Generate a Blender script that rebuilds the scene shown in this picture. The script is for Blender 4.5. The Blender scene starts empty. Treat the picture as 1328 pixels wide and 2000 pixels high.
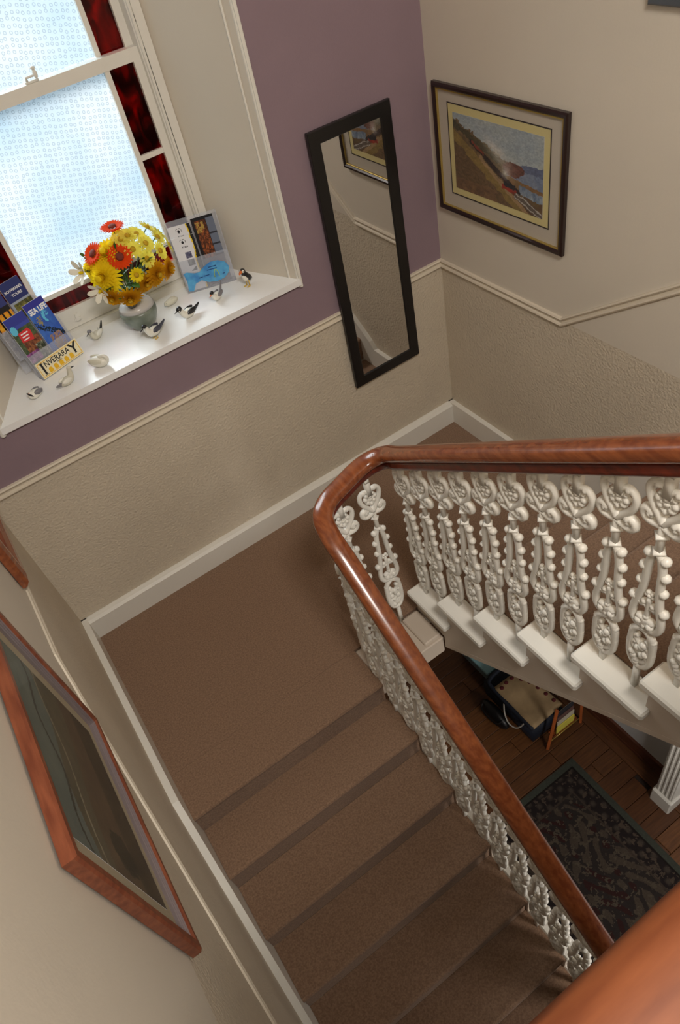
import bpy, math, random
from mathutils import Vector, Matrix
random.seed(7)
S = bpy.context.scene
COL = S.collection
PI = math.pi

# ------------------------------------------------------------------ camera
cam = bpy.data.cameras.new('camera')
cam.sensor_fit = 'VERTICAL'; cam.sensor_height = 36.0; cam.sensor_width = 24.0
cam.lens = 1393.4*36/2000; cam.clip_start = .02
camo = bpy.data.objects.new('camera', cam); COL.objects.link(camo)
Rx = (0.81721674, -0.54841374, -0.17719809)
Ry = (-0.50698051, -0.53783627, -0.67357472)
Rz = (0.27409407, 0.64029252, -0.71756389)
CP = (0.39560511, -2.99067902, 3.13965819)
camo.matrix_world = Matrix(((Rx[0], -Ry[0], -Rz[0], CP[0]), (Rx[1], -Ry[1], -Rz[1], CP[1]),
                            (Rx[2], -Ry[2], -Rz[2], CP[2]), (0, 0, 0, 1)))
S.camera = camo

# ------------------------------------------------------------------ world, lights, exposure
W_STR = 1.0
world = bpy.data.worlds.new('sky'); S.world = world; world.use_nodes = True
nt = world.node_tree; bg = nt.nodes['Background']; bg.inputs[1].default_value = W_STR
tc = nt.nodes.new('ShaderNodeTexCoord'); no = nt.nodes.new('ShaderNodeTexNoise'); rp = nt.nodes.new('ShaderNodeValToRGB')
no.inputs['Scale'].default_value = 2.2; no.inputs['Detail'].default_value = 3
nt.links.new(tc.outputs['Generated'], no.inputs['Vector']); nt.links.new(no.outputs['Fac'], rp.inputs['Fac'])
rp.color_ramp.elements[0].position = .38; rp.color_ramp.elements[0].color = (.43, .54, .62, 1)
rp.color_ramp.elements[1].position = .62; rp.color_ramp.elements[1].color = (.66, .73, .75, 1)
nt.links.new(rp.outputs[0], bg.inputs[0])

def area(name, loc, tgt, sx, sy, energy, col):
    l = bpy.data.lights.new(name, 'AREA'); l.shape = 'RECTANGLE'; l.size = sx; l.size_y = sy
    l.energy = energy; l.color = col
    o = bpy.data.objects.new(name, l); COL.objects.link(o); o.location = loc
    o.rotation_euler = (Vector(tgt)-Vector(loc)).to_track_quat('-Z', 'Y').to_euler()
    return o
def sun(name, direction, energy, angle, col):
    l = bpy.data.lights.new(name, 'SUN'); l.energy = energy; l.angle = angle; l.color = col
    o = bpy.data.objects.new(name, l); COL.objects.link(o); o.location = (0, 6, 8)
    o.rotation_euler = Vector(direction).to_track_quat('-Z', 'Y').to_euler()
    return o
area('ceiling_lamp_light', (.8, -3.55, 4.62), (1.0, -2.2, .5), .8, .8, 150, (1.0, .94, .87))
area('hall_fill_light', (1.75, -3.5, -.25), (2.6, -1.4, -1.7), .5, .5, 18, (1.0, .94, .88))  # unseen fill added to brighten the hall; no lamp known there
sun('hazy_sun', (.22, -1.0, -.72), 6.5, math.radians(38), (1.0, .97, .92))
S.view_settings.view_transform = 'Standard'; S.view_settings.look = 'None'
S.view_settings.exposure = 0.0; S.view_settings.gamma = 1.0
S.view_settings.use_curve_mapping = False

# ------------------------------------------------------------------ materials
def lin(c): return tuple(((x/255)/12.92 if x/255 <= .04045 else ((x/255+.055)/1.055)**2.4) for x in c)
MATS = {}
def mat(name, rgb, rough=.6, spec=.5, metal=0, noise=0, nscale=8, bump=0, bscale=60, coat=0, stretch=None, rgb2=None, detail=4, trans=0, sheen=0):
    if name in MATS: return MATS[name]
    m = bpy.data.materials.new(name); m.use_nodes = True; n = m.node_tree; b = n.nodes['Principled BSDF']
    c = lin(rgb); b.inputs['Base Color'].default_value = (*c, 1)
    b.inputs['Roughness'].default_value = rough; b.inputs['Specular IOR Level'].default_value = spec
    b.inputs['Metallic'].default_value = metal; b.inputs['Coat Weight'].default_value = coat
    b.inputs['Coat Roughness'].default_value = .12
    b.inputs['Transmission Weight'].default_value = trans
    if sheen: b.inputs['Sheen Weight'].default_value = sheen
    t = n.nodes.new('ShaderNodeTexCoord'); mp = n.nodes.new('ShaderNodeMapping')
    n.links.new(t.outputs['Object'], mp.inputs['Vector'])
    if stretch: mp.inputs['Scale'].default_value = stretch
    if noise or rgb2:
        x = n.nodes.new('ShaderNodeTexNoise'); x.inputs['Scale'].default_value = nscale; x.inputs['Detail'].default_value = detail
        n.links.new(mp.outputs[0], x.inputs['Vector'])
        r = n.nodes.new('ShaderNodeValToRGB'); n.links.new(x.outputs['Fac'], r.inputs['Fac'])
        c2 = lin(rgb2) if rgb2 else tuple(v*(1-noise) for v in c)
        r.color_ramp.elements[0].position = .35; r.color_ramp.elements[0].color = (*c2, 1)
        r.color_ramp.elements[1].position = .65; r.color_ramp.elements[1].color = (*c, 1)
        n.links.new(r.outputs[0], b.inputs['Base Color'])
    if bump:
        x = n.nodes.new('ShaderNodeTexNoise'); x.inputs['Scale'].default_value = bscale; x.inputs['Detail'].default_value = 3
        n.links.new(t.outputs['Object'], x.inputs['Vector'])
        bp = n.nodes.new('ShaderNodeBump'); bp.inputs['Strength'].default_value = bump; bp.inputs['Distance'].default_value = .01
        n.links.new(x.outputs['Fac'], bp.inputs['Height']); n.links.new(bp.outputs[0], b.inputs['Normal'])
    MATS[name] = m; return m
CREAM = mat('cream_paint', (212, 203, 188), .65, noise=.04, nscale=2, bump=.05, bscale=90)
ANAG = mat('cream_textured_paper', (206, 194, 174), .6, noise=.06, nscale=3, bump=.6, bscale=75)
PURPLE = mat('mauve_paint', (142, 121, 130), .75, noise=.06, nscale=3, bump=.08, bscale=120)
WHITE = mat('white_gloss_paint', (228, 225, 216), .32, noise=.03, nscale=5)
WHITE2 = mat('white_gloss_ironwork', (232, 228, 218), .35, noise=.08, nscale=25)
SILL = mat('white_sill_paint', (243, 243, 242), .22)
STRINGM = mat('cream_stair_string_paint', (196, 182, 166), .45)
CARPET = mat('brown_carpet', (150, 121, 98), .95, spec=.1, rgb2=(126, 99, 79), nscale=130, bump=.5, bscale=420, sheen=.15)
RAILW = mat('polished_mahogany', (144, 80, 44), .22, rgb2=(116, 58, 30), nscale=6, stretch=(9, 1.1, 9), coat=.5)
RAILX = mat('polished_mahogany_crosswise', (144, 80, 44), .22, rgb2=(116, 58, 30), nscale=6, stretch=(1.1, 9, 9), coat=.5)
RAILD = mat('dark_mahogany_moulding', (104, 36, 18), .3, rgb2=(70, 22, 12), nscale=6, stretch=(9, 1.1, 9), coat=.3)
RAILB = mat('orange_mahogany_worn', (120, 66, 34), .6, spec=.3, rgb2=(98, 50, 24), nscale=7, stretch=(1.2, 8, 8))
BLACK = mat('black_frame_paint', (22, 20, 20), .35)
DKWOOD = mat('dark_brown_frame', (36, 19, 17), .3, coat=.3)
REDWOOD = mat('reddish_wood_frame', (136, 76, 50), .35, rgb2=(108, 54, 34), nscale=9, stretch=(6, 1, 6))
MIRROR = mat('mirror_glass', (225, 225, 225), .0, metal=1)
GOLDLINE = mat('gold_slip', (190, 165, 90), .35, metal=.6)
SILVER = mat('ribbed_silver_slip', (150, 138, 140), .3, metal=.5)
MOUNT = mat('cream_mount_board', (202, 192, 176), .8)
MOUNT2 = mat('yellow_mount_board', (222, 208, 146), .8)
MOUNT3 = mat('sage_mount_board', (176, 164, 138), .8)
INK = mat('black_ink', (18, 18, 22), .6)
def clear_mat(name, rgb, alpha, rough=.05):
    m = bpy.data.materials.new(name); m.use_nodes = True; n = m.node_tree; b = n.nodes['Principled BSDF']
    out = n.nodes['Material Output']; b.inputs['Base Color'].default_value = (*lin(rgb), 1); b.inputs['Roughness'].default_value = rough
    tr = n.nodes.new('ShaderNodeBsdfTransparent'); mx = n.nodes.new('ShaderNodeMixShader'); mx.inputs[0].default_value = alpha
    n.links.new(tr.outputs[0], mx.inputs[1]); n.links.new(b.outputs[0], mx.inputs[2]); n.links.new(mx.outputs[0], out.inputs[0])
    return m
ACRYL = clear_mat('clear_acrylic', (210, 215, 228), .24)
PICGL = clear_mat('picture_glass', (120, 120, 120), .07)

def frosted():
    m = bpy.data.materials.new('frosted_film_glass'); m.use_nodes = True; n = m.node_tree; n.nodes.clear()
    out = n.nodes.new('ShaderNodeOutputMaterial'); t = n.nodes.new('ShaderNodeTexCoord')
    mp = n.nodes.new('ShaderNodeMapping'); sx_ = n.nodes.new('ShaderNodeSeparateXYZ'); cx_ = n.nodes.new('ShaderNodeCombineXYZ')
    mp.inputs['Rotation'].default_value = (0, 0, math.radians(14))
    v = n.nodes.new('ShaderNodeTexVoronoi'); v.voronoi_dimensions = '2D'; v.inputs['Scale'].default_value = 46; v.inputs['Randomness'].default_value = .3
    n.links.new(t.outputs['Object'], sx_.inputs[0]); n.links.new(sx_.outputs[0], cx_.inputs[0]); n.links.new(sx_.outputs[2], cx_.inputs[1]); n.links.new(cx_.outputs[0], mp.inputs[0]); n.links.new(mp.outputs[0], v.inputs['Vector'])
    r = n.nodes.new('ShaderNodeValToRGB'); n.links.new(v.outputs['Distance'], r.inputs['Fac'])
    e = r.color_ramp.elements; e[0].position = .17; e[0].color = (0, 0, 0, 1); e[1].position = .22; e[1].color = (1, 1, 1, 1)
    a = e.new(.28); a.color = (1, 1, 1, 1); a = e.new(.33); a.color = (0, 0, 0, 1)
    no = n.nodes.new('ShaderNodeTexNoise'); no.inputs['Scale'].default_value = 3.0; n.links.new(t.outputs['Object'], no.inputs['Vector'])
    cr = n.nodes.new('ShaderNodeValToRGB'); n.links.new(no.outputs['Fac'], cr.inputs['Fac'])
    cr.color_ramp.elements[0].position = .35; cr.color_ramp.elements[0].color = (.80, .90, .97, 1)
    cr.color_ramp.elements[1].position = .65; cr.color_ramp.elements[1].color = (.95, .98, 1.0, 1)
    mix = n.nodes.new('ShaderNodeMixRGB'); mix.inputs[2].default_value = (.48, .55, .60, 1)
    sc = n.nodes.new('ShaderNodeMath'); sc.operation = 'MULTIPLY'; sc.inputs[1].default_value = .5
    n.links.new(r.outputs[0], sc.inputs[0]); n.links.new(sc.outputs[0], mix.inputs[0]); n.links.new(cr.outputs[0], mix.inputs[1])
    tl = n.nodes.new('ShaderNodeBsdfTranslucent'); tp = n.nodes.new('ShaderNodeBsdfTransparent')
    n.links.new(mix.outputs[0], tl.inputs[0]); n.links.new(mix.outputs[0], tp.inputs[0])
    m1 = n.nodes.new('ShaderNodeMixShader'); m1.inputs[0].default_value = .8
    n.links.new(tl.outputs[0], m1.inputs[1]); n.links.new(tp.outputs[0], m1.inputs[2])
    gl = n.nodes.new('ShaderNodeBsdfGlossy'); gl.inputs['Roughness'].default_value = .3
    m2 = n.nodes.new('ShaderNodeMixShader'); m2.inputs[0].default_value = .04
    n.links.new(m1.outputs[0], m2.inputs[1]); n.links.new(gl.outputs[0], m2.inputs[2]); n.links.new(m2.outputs[0], out.inputs[0])
    return m
FROST = frosted()
def redglass():
    m = bpy.data.materials.new('ruby_streaky_glass'); m.use_nodes = True; n = m.node_tree; n.nodes.clear()
    out = n.nodes.new('ShaderNodeOutputMaterial'); t = n.nodes.new('ShaderNodeTexCoord')
    mp = n.nodes.new('ShaderNodeMapping'); mp.inputs['Scale'].default_value = (1, 1, .45)
    no = n.nodes.new('ShaderNodeTexNoise'); no.inputs['Scale'].default_value = 14; no.inputs['Detail'].default_value = 3; no.inputs['Distortion'].default_value = 1.2
    n.links.new(t.outputs['Object'], mp.inputs[0]); n.links.new(mp.outputs[0], no.inputs['Vector'])
    cr = n.nodes.new('ShaderNodeValToRGB'); n.links.new(no.outputs['Fac'], cr.inputs['Fac'])
    cr.color_ramp.elements[0].position = .42; cr.color_ramp.elements[0].color = (.055, .003, .004, 1)
    cr.color_ramp.elements[1].position = .72; cr.color_ramp.elements[1].color = (.55, .016, .012, 1)
    tp = n.nodes.new('ShaderNodeBsdfTransparent'); n.links.new(cr.outputs[0], tp.inputs[0])
    gl = n.nodes.new('ShaderNodeBsdfGlossy'); gl.inputs['Roughness'].default_value = .08; gl.inputs[0].default_value = (1, .4, .4, 1)
    mx = n.nodes.new('ShaderNodeMixShader'); mx.inputs[0].default_value = .04
    n.links.new(tp.outputs[0], mx.inputs[1]); n.links.new(gl.outputs[0], mx.inputs[2]); n.links.new(mx.outputs[0], out.inputs[0])
    return m
RUBY = redglass()
def vcol_mat(name, rough=.6, spec=.3):
    m = bpy.data.materials.new(name); m.use_nodes = True; n = m.node_tree; b = n.nodes['Principled BSDF']
    a = n.nodes.new('ShaderNodeVertexColor'); a.layer_name = 'Col'; n.links.new(a.outputs[0], b.inputs['Base Color'])
    b.inputs['Roughness'].default_value = rough; b.inputs['Specular IOR Level'].default_value = spec
    return m
PRINT = vcol_mat('printed_paper', .45)

# ------------------------------------------------------------------ mesh builder
class MB:
    def __init__(s): s.v = []; s.f = []; s.mi = []
    def add(s, vs, fs, mi=0):
        b = len(s.v); s.v += [tuple(x) for x in vs]
        for f in fs: s.f.append(tuple(b+i for i in f)); s.mi.append(mi)
        return s
    def box(s, x0, x1, y0, y1, z0, z1, mi=0, bev=0):
        if bev:
            b = bev; P = [(x0+b, y0), (x1-b, y0), (x1, y0+b), (x1, y1-b), (x1-b, y1), (x0+b, y1), (x0, y1-b), (x0, y0+b)]
            I = [(x0+b, y0+b), (x1-b, y0+b), (x1-b, y0+b), (x1-b, y1-b), (x1-b, y1-b), (x0+b, y1-b), (x0+b, y1-b), (x0+b, y0+b)]
            vs = [(p[0], p[1], z0) for p in P]+[(p[0], p[1], z1-b) for p in P]+[(p[0], p[1], z1) for p in I]
            n = 8; fs = [tuple(reversed(range(n)))]
            for k in range(2):
                for i in range(n): j = (i+1) % n; fs.append((k*n+i, k*n+j, (k+1)*n+j, (k+1)*n+i))
            fs.append(tuple(range(2*n, 3*n)))
            return s.add(vs, fs, mi)
        return s.add([(x0, y0, z0), (x1, y0, z0), (x1, y1, z0), (x0, y1, z0), (x0, y0, z1), (x1, y0, z1), (x1, y1, z1), (x0, y1, z1)],
                     [(0, 3, 2, 1), (4, 5, 6, 7), (0, 1, 5, 4), (1, 2, 6, 5), (2, 3, 7, 6), (3, 0, 4, 7)], mi)
    def prism(s, pts, ax, a, b, mi=0):
        # polygon pts in the two other axes (cyclic order), extruded along ax from a to b
        def P(p, h): return (h, p[0], p[1]) if ax == 0 else ((p[0], h, p[1]) if ax == 1 else (p[0], p[1], h))
        n = len(pts); vs = [P(p, a) for p in pts]+[P(p, b) for p in pts]
        return s.add(vs, [tuple(range(n)), tuple(reversed(range(n, 2*n)))]+[(i, i+n, (i+1) % n+n, (i+1) % n) for i in range(n)], mi)
    def rings(s, rs, closed=False, cap=True, mi=0):
        n = len(rs[0]); vs = [p for r in rs for p in r]; fs = []; m = len(rs)
        for k in range(m if closed else m-1):
            k2 = (k+1) % m
            for i in range(n): j = (i+1) % n; fs.append((k*n+i, k*n+j, k2*n+j, k2*n+i))
        if cap and not closed: fs.append(tuple(reversed(range(n)))); fs.append(tuple(range((m-1)*n, m*n)))
        return s.add(vs, fs, mi)
    def tube(s, path, r, n=6, mi=0, up=(0, 0, 1), flat=1.0, closed=False):
        P = [Vector(p) for p in path]; m = len(P); rs = []
        up = Vector(up)
        for i in range(m):
            if closed: d = P[(i+1) % m]-P[i-1]
            else: d = P[min(i+1, m-1)]-P[max(i-1, 0)]
            d.normalize(); u = up-d*up.dot(d)
            if u.length < 1e-3: u = Vector((1, 0, 0))-d*d.x
            if u.length < 1e-3: u = Vector((0, 1, 0))
            u.normalize(); w = d.cross(u); rr = r[i] if isinstance(r, (list, tuple)) else r
            rs.append([P[i]+w*(rr*math.cos(2*PI*k/n))+u*(rr*flat*math.sin(2*PI*k/n)) for k in range(n)])
        return s.rings(rs, closed, True, mi)
    def ell(s, c, r, n=8, m=5, rot=None, mi=0):
        c = Vector(c); R = rot or Matrix.Identity(3); vs = [c+R@Vector((0, 0, -r[2]))]
        for k in range(1, m):
            a = -PI/2+PI*k/m
            for i in range(n):
                b = 2*PI*i/n; vs.append(c+R@Vector((r[0]*math.cos(a)*math.cos(b), r[1]*math.cos(a)*math.sin(b), r[2]*math.sin(a))))
        vs.append(c+R@Vector((0, 0, r[2]))); fs = []
        for i in range(n): fs.append((0, 1+(i+1) % n, 1+i))
        for k in range(m-2):
            for i in range(n): j = (i+1) % n; fs.append((1+k*n+i, 1+k*n+j, 1+(k+1)*n+j, 1+(k+1)*n+i))
        t = len(vs)-1
        for i in range(n): fs.append((t, 1+(m-2)*n+i, 1+(m-2)*n+(i+1) % n))
        return s.add(vs, fs, mi)
    def lathe(s, prof, c=(0, 0, 0), n=24, mi=0):
        rs = [[(c[0]+r*math.cos(2*PI*k/n), c[1]+r*math.sin(2*PI*k/n), c[2]+z) for k in range(n)] for r, z in prof]
        return s.rings(rs, mi=mi)
    def xf(s, M):
        s.v = [tuple(M@Vector(p)) for p in s.v]; return s
def mesh(mb, mats, smooth=False, name='m', recalc=True):
    me = bpy.data.meshes.new(name); me.from_pydata(mb.v, [], mb.f); me.update()
    for m in (mats if isinstance(mats, (list, tuple)) else [mats]): me.materials.append(m)
    for p, i in zip(me.polygons, mb.mi): p.material_index = i; p.use_smooth = smooth
    if recalc:
        import bmesh
        b = bmesh.new(); b.from_mesh(me); bmesh.ops.recalc_face_normals(b, faces=b.faces); b.to_mesh(me); b.free()
    return me
def obj(name, mb, mats, parent=None, smooth=False, loc=None):
    """part with world-space vertices; parents are unrotated empties or meshes at their location"""
    base = Vector((0, 0, 0)); p = parent
    while p is not None: base += Vector(p.location); p = p.parent
    l = Vector(loc) if loc else Vector((0, 0, 0))
    off = base+l
    mb.v = [(v[0]-off[0], v[1]-off[1], v[2]-off[2]) for v in mb.v]
    o = bpy.data.objects.new(name, mesh(mb, mats, smooth, name)); COL.objects.link(o)
    if parent: o.parent = parent
    o.location = l
    return o
def child(name, me, parent, loc=(0, 0, 0), rot=None):
    o = bpy.data.objects.new(name, me); COL.objects.link(o); o.parent = parent; o.location = loc
    if rot: o.rotation_euler = rot
    return o
def tag(o, label, cat, group=None):
    o['label'] = label; o['category'] = cat
    if group: o['group'] = group
    return o
def thing(name, label, cat, loc=(0, 0, 0), group=None):
    o = bpy.data.objects.new(name, None); COL.objects.link(o); o.location = loc; o.empty_display_size = .05
    return tag(o, label, cat, group)
def struct(name, mb, mats, label, cat='structure', smooth=False):
    o = obj(name, mb, mats, None, smooth); o['kind'] = 'structure'; return tag(o, label, cat)
def text_mesh(txt, size, mat_, bold=0):
    cu = bpy.data.curves.new('t', 'FONT'); cu.body = txt; cu.size = size; cu.extrude = .0006; cu.offset = bold
    cu.align_x = 'CENTER'; cu.align_y = 'CENTER'; cu.resolution_u = 2
    o = bpy.data.objects.new('t', cu); COL.objects.link(o)
    me = bpy.data.meshes.new_from_object(o); bpy.data.objects.remove(o); me.materials.clear(); me.materials.append(mat_)
    return me
def painted(name, o_, ex, ey, w, h, fn, nx, ny, parent, th=.002):
    """thin printed sheet: origin o_, unit axes ex, ey; front face painted per cell by fn(u,v) in sRGB 0-255"""
    ex = Vector(ex).normalized(); ey = Vector(ey).normalized(); o_ = Vector(o_); nn = ex.cross(ey)
    base = Vector((0, 0, 0)); p = parent
    while p is not None: base += Vector(p.location); p = p.parent
    vs = []; fs = []; cols = []
    for j in range(ny+1):
        for i in range(nx+1): vs.append(tuple(o_+ex*(w*i/nx)+ey*(h*j/ny)+nn*(th/2)-base))
    for j in range(ny):
        for i in range(nx):
            a = j*(nx+1)+i; fs.append((a, a+1, a+nx+2, a+nx+1)); cols.append(lin(fn((i+.5)/nx, (j+.5)/ny)))
    b = len(vs)
    for i, j in ((0, 0), (1, 0), (1, 1), (0, 1)): vs.append(tuple(o_+ex*(w*i)+ey*(h*j)-nn*(th/2)-base))
    fs.append((b+3, b+2, b+1, b)); cols.append((.7, .7, .7))
    A, B, C_, D = 0, nx, ny*(nx+1)+nx, ny*(nx+1)
    for q in ((b, b+1, B, A), (b+1, b+2, C_, B), (b+2, b+3, D, C_), (b+3, b, A, D)): fs.append(q); cols.append((.7, .7, .7))
    me = bpy.data.meshes.new(name); me.from_pydata(vs, [], fs); me.update(); me.materials.append(PRINT)
    ca = me.color_attributes.new('Col', 'FLOAT_COLOR', 'CORNER'); k = 0
    for p_, c in zip(me.polygons, cols):
        for _ in p_.loop_indices: ca.data[k].color = (*c, 1); k += 1
    o = bpy.data.objects.new(name, me); COL.objects.link(o); o.parent = parent
    return o
def vnoise(x, y, seed=0):
    def h(i, j): 
        n = (i*374761393+j*668265263+seed*982451653) & 0xffffffff
        n = ((n ^ (n >> 13))*1274126177) & 0xffffffff
        return ((n ^ (n >> 16)) & 0xffff)/65535
    i = math.floor(x); j = math.floor(y); fx = x-i; fy = y-j; fx = fx*fx*(3-2*fx); fy = fy*fy*(3-2*fy)
    return (h(i, j)*(1-fx)+h(i+1, j)*fx)*(1-fy)+(h(i, j+1)*(1-fx)+h(i+1, j+1)*fx)*fy
def fbm(x, y, s=0): return .5*vnoise(x, y, s)+.3*vnoise(2.1*x, 2.1*y, s+1)+.2*vnoise(4.3*x, 4.3*y, s+2)
def mixc(a, b, t): t = max(0, min(1, t)); return tuple(a[i]*(1-t)+b[i]*t for i in range(3))

# ------------------------------------------------------------------ room constants
W = 2.655; ZF = -2.04; ZC = 4.75; YB = -5.6; DZ = 1.125; T = .5
OX0, OX1, OZ0, OZ1 = .231, 1.766, 1.40, 3.45      # window opening
WY = .42                                           # depth of reveal
# ---- walls
mb = MB()
mb.box(-.2, W+.2, 0, T, ZF-.2, DZ, 1)
mb.box(-.2, OX0, 0, T, DZ, ZC, 0); mb.box(OX1, W+.2, 0, T, DZ, ZC, 0)
mb.box(OX0, OX1, 0, T, DZ, OZ0, 0); mb.box(OX0, OX1, 0, T, OZ1, ZC, 0)
struct('wall_back', mb, [PURPLE, ANAG], 'window wall, mauve paint above the dado and cream textured paper below', 'wall')
mb = MB(); mb.box(-.2, 0, YB, 0, DZ-.001, ZC, 0); mb.box(-.2, 0, YB, 0, ZF-.2, DZ-.001, 1)
struct('wall_left', mb, [CREAM, ANAG], 'cream wall on the left beside the descending stairs', 'wall')
mb = MB(); mb.box(W, W+.2, YB, 0, DZ-.001, ZC, 0); mb.box(W, W+.2, YB, 0, -.14, DZ-.001, 1); mb.box(W, W+.2, YB, 0, ZF-.2, -.14, 2)
struct('wall_right', mb, [CREAM, ANAG, mat('hall_white_paint', (206, 208, 210), .6)], 'cream wall on the right beside the ascending stairs', 'wall')
mb = MB(); mb.box(-.2, W+.2, YB-.2, YB, ZF-.2, ZC)
struct('wall_front', mb, [CREAM], 'cream wall of the upper landing behind the camera', 'wall')
mb = MB(); mb.box(-.2, W+.2, YB-.2, T, ZC, ZC+.15)
struct('ceiling', mb, [CREAM], 'plain cream ceiling over the stairwell', 'ceiling')
# ---- landing (half-landing) floor
mb = MB()
RJ = .135
mb.box(0, W, -1.055, 0, -RJ, 0)
mb.prism([(-1.056, 0), (-1.295, 0), (-1.305, -.004), (-1.31, -.014), (-1.308, -.025), (-1.297, -.03), (-1.297, -.17), (-1.056, -.17)], 0, 0, 1.103)
struct('floor', mb, [CARPET], 'brown carpeted half landing below the window', 'floor')
# landing apron round the well
mb = MB(); mb.box(1.104, 1.508, -1.285, -1.056, -RJ, -.012, bev=.006)
mb.box(1.40, 1.502, -1.27, -1.075, -.012, .012, bev=.006)
struct('trim_1', mb, [STRINGM], 'cream painted apron and raised pad at the end of the stairwell opening', 'trim')
# ---- upper landing slab
mb = MB(); mb.box(0, 1.6, YB, -2.98, 1.42, 1.62); mb.box(1.6, W, YB, -3.19, 1.42, 1.62)
struct('floor_upper', mb, [CARPET], 'brown carpeted upper landing under the camera', 'floor')

# ---- hall floor of planks
PL = []
for i, (c, c2) in enumerate([((104, 66, 36), (80, 48, 26)), ((118, 76, 42), (92, 56, 30)), ((92, 56, 30), (72, 42, 22))]):
    PL.append(mat('oak_plank_%s' % 'abc'[i], c, .4, rgb2=c2, nscale=5, stretch=(1.2, 14, 5)))
PLY = mat('oak_border_plank', (100, 62, 34), .4, rgb2=(78, 46, 25), nscale=5, stretch=(14, 1.2, 5))
fl = MB().box(-.2, W+.2, YB, 0, ZF-.15, ZF-.02)
hf = struct('floor_hall', fl, [mat('subfloor', (40, 26, 18), .8)], 'dark oak plank floor of the hall far below', 'floor')
plank_meshes = {}
y = 0.0; row = 0
while y > -3.6:
    x = 1.22 - (row*.37) % .9
    while x < W-.12:
        x2 = min(x+.9, W-.12); a = max(x, 1.22)
        if x2-a > .06:
            key = (round(x2-a, 3), (row+int(x*3)) % 3)
            if key not in plank_meshes:
                plank_meshes[key] = mesh(MB().box(-(x2-a)/2+.0015, (x2-a)/2-.0015, -.0585, .0585, -.02, .0, bev=.002), PL[key[1]], name='plank')
            o = child('plank', plank_meshes[key], hf, ((a+x2)/2, y-.06, ZF))
        x += .9
    y -= .12; row += 1
for k in range(3):
    obj('plank', MB().box(W-.1185, W-.0015, -1.2*(k+1)+.0015, -1.2*k-.0015, ZF-.02, ZF, bev=.002), PLY, hf)

# ---- skirtings
def skirt_x(y0, x0, x1, z0, h, t=.04):      # along back wall
    return MB().prism([(y0, z0), (y0-t, z0), (y0-t, z0+h-.02), (y0-t+.012, z0+h-.006), (y0-.008, z0+h), (y0, z0+h)], 0, x0, x1)
HS = .155
struct('baseboard_back', skirt_x(0, 0, W, 0, HS), [WHITE], 'white skirting board under the window wall', 'skirting board')
def string_board(side, up, x0, x1, label, name, pts):
    return struct(name, MB().prism(pts, 0, x0, x1), [WHITE], label, 'skirting board')
sl = .68
string_board(0, 0, 0, .032, 'white skirting board stepping off the landing down along the left wall', 'baseboard_left',
             [(0, -.05), (-1.26, -.22), (-4.4, -.22-(3.14)*sl), (-4.4, HS-(4.4-1.27)*sl), (-1.27, HS), (0, HS)])
string_board(0, 0, W-.032, W, 'white skirting board rising with the stairs along the right wall', 'baseboard_right',
             [(0, -.05), (-1.0, -.05), (-3.2, -.05+(2.2)*sl), (-3.2, HS+.05+(3.2-.95)*sl), (-.95, HS+.05), (-.9, HS), (0, HS)])
mbh = MB().box(W-.02, W, -2.06, -.02, ZF, ZF+.13); mbh.box(W-.026, W, -2.06, -.02, ZF, ZF+.03)
struct('baseboard_hall', mbh, [mat('brown_skirting', (96, 54, 36), .4, noise=.2)], 'brown wooden skirting in the hall below the stairs', 'skirting board')

# ---- dado rails
def dado(name, pts, wall, label):
    """pts: list of (y,z) top line on side wall, or (x,z) for back wall"""
    mb = MB(); prof = [(0, 0), (.012, -.002), (.016, -.009), (.012, -.017), (.006, -.020), (.006, -.030), (.013, -.034), (.016, -.041), (.012, -.049), (0, -.052)]
    rs = []
    for k, (a, z) in enumerate(pts):
        r = []
        for d, h in prof:
            if wall == 'back': r.append((a, -d, z+h))
            elif wall == 'left': r.append((d*.55, a, z+h))
            else: r.append((W-d, a, z+h))
        rs.append(r)
    mb.rings(rs); return struct(name, mb, [WHITE_D], label, 'dado rail')
WHITE_D = mat('cream_gloss_moulding', (212, 201, 182), .5)
dado('trim_2', [(0, DZ+.022), (W, DZ+.022)], 'back', 'cream dado rail across the window wall below the mauve paint')
dado('trim_3', [(0, DZ+.022), (-1.07, DZ+.022), (-4.6, DZ+.022-3.53*sl)], 'left', 'cream dado rail bending down the stairs on the left wall')
dado('trim_4', [(0, DZ+.022), (-.905, DZ+.022), (-3.4, DZ+.022+2.495*sl)], 'right', 'cream dado rail bending up the stairs on the right wall')

# ------------------------------------------------------------------ window
mb = MB()   # splayed reveals
IX0, IX1 = .43, 1.57
mb.prism([(OX0, -.004), (IX0, WY), (IX0, T), (OX0, T)], 2, 1.40, OZ1)
mb.prism([(OX1, -.004), (OX1, T), (IX1, T), (IX1, WY)], 2, 1.40, OZ1)
mb.prism([(-.004, OZ1), (WY, OZ1-.2), (T, OZ1-.2), (T, OZ1)], 0, OX0, OX1)
struct('trim_5', mb, [CREAM], 'plain cream splayed window reveal', 'window reveal')
mb = MB()
for a, b in ((OX0-.026, OX0), (OX1, OX1+.026)):
    mb.box(a, b, -.014, 0, 1.385, OZ1+.026, bev=.004)
    c = (a+b)/2; mb.box(c-.007, c+.007, -.02, -.01, 1.385, OZ1+.026)
mb.box(OX0, OX1, -.014, 0, OZ1, OZ1+.026)
for s_ in (-1, 1):   # second bead just inside the reveal
    x = OX0+.018 if s_ < 0 else OX1-.018
    mb.tube([(x-.0*s_, .034, 1.43), (x, .034, OZ1-.02)], .006, 6)
struct('trim_6', mb, [WHITE], 'white beaded edging round the window opening', 'moulding')
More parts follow.
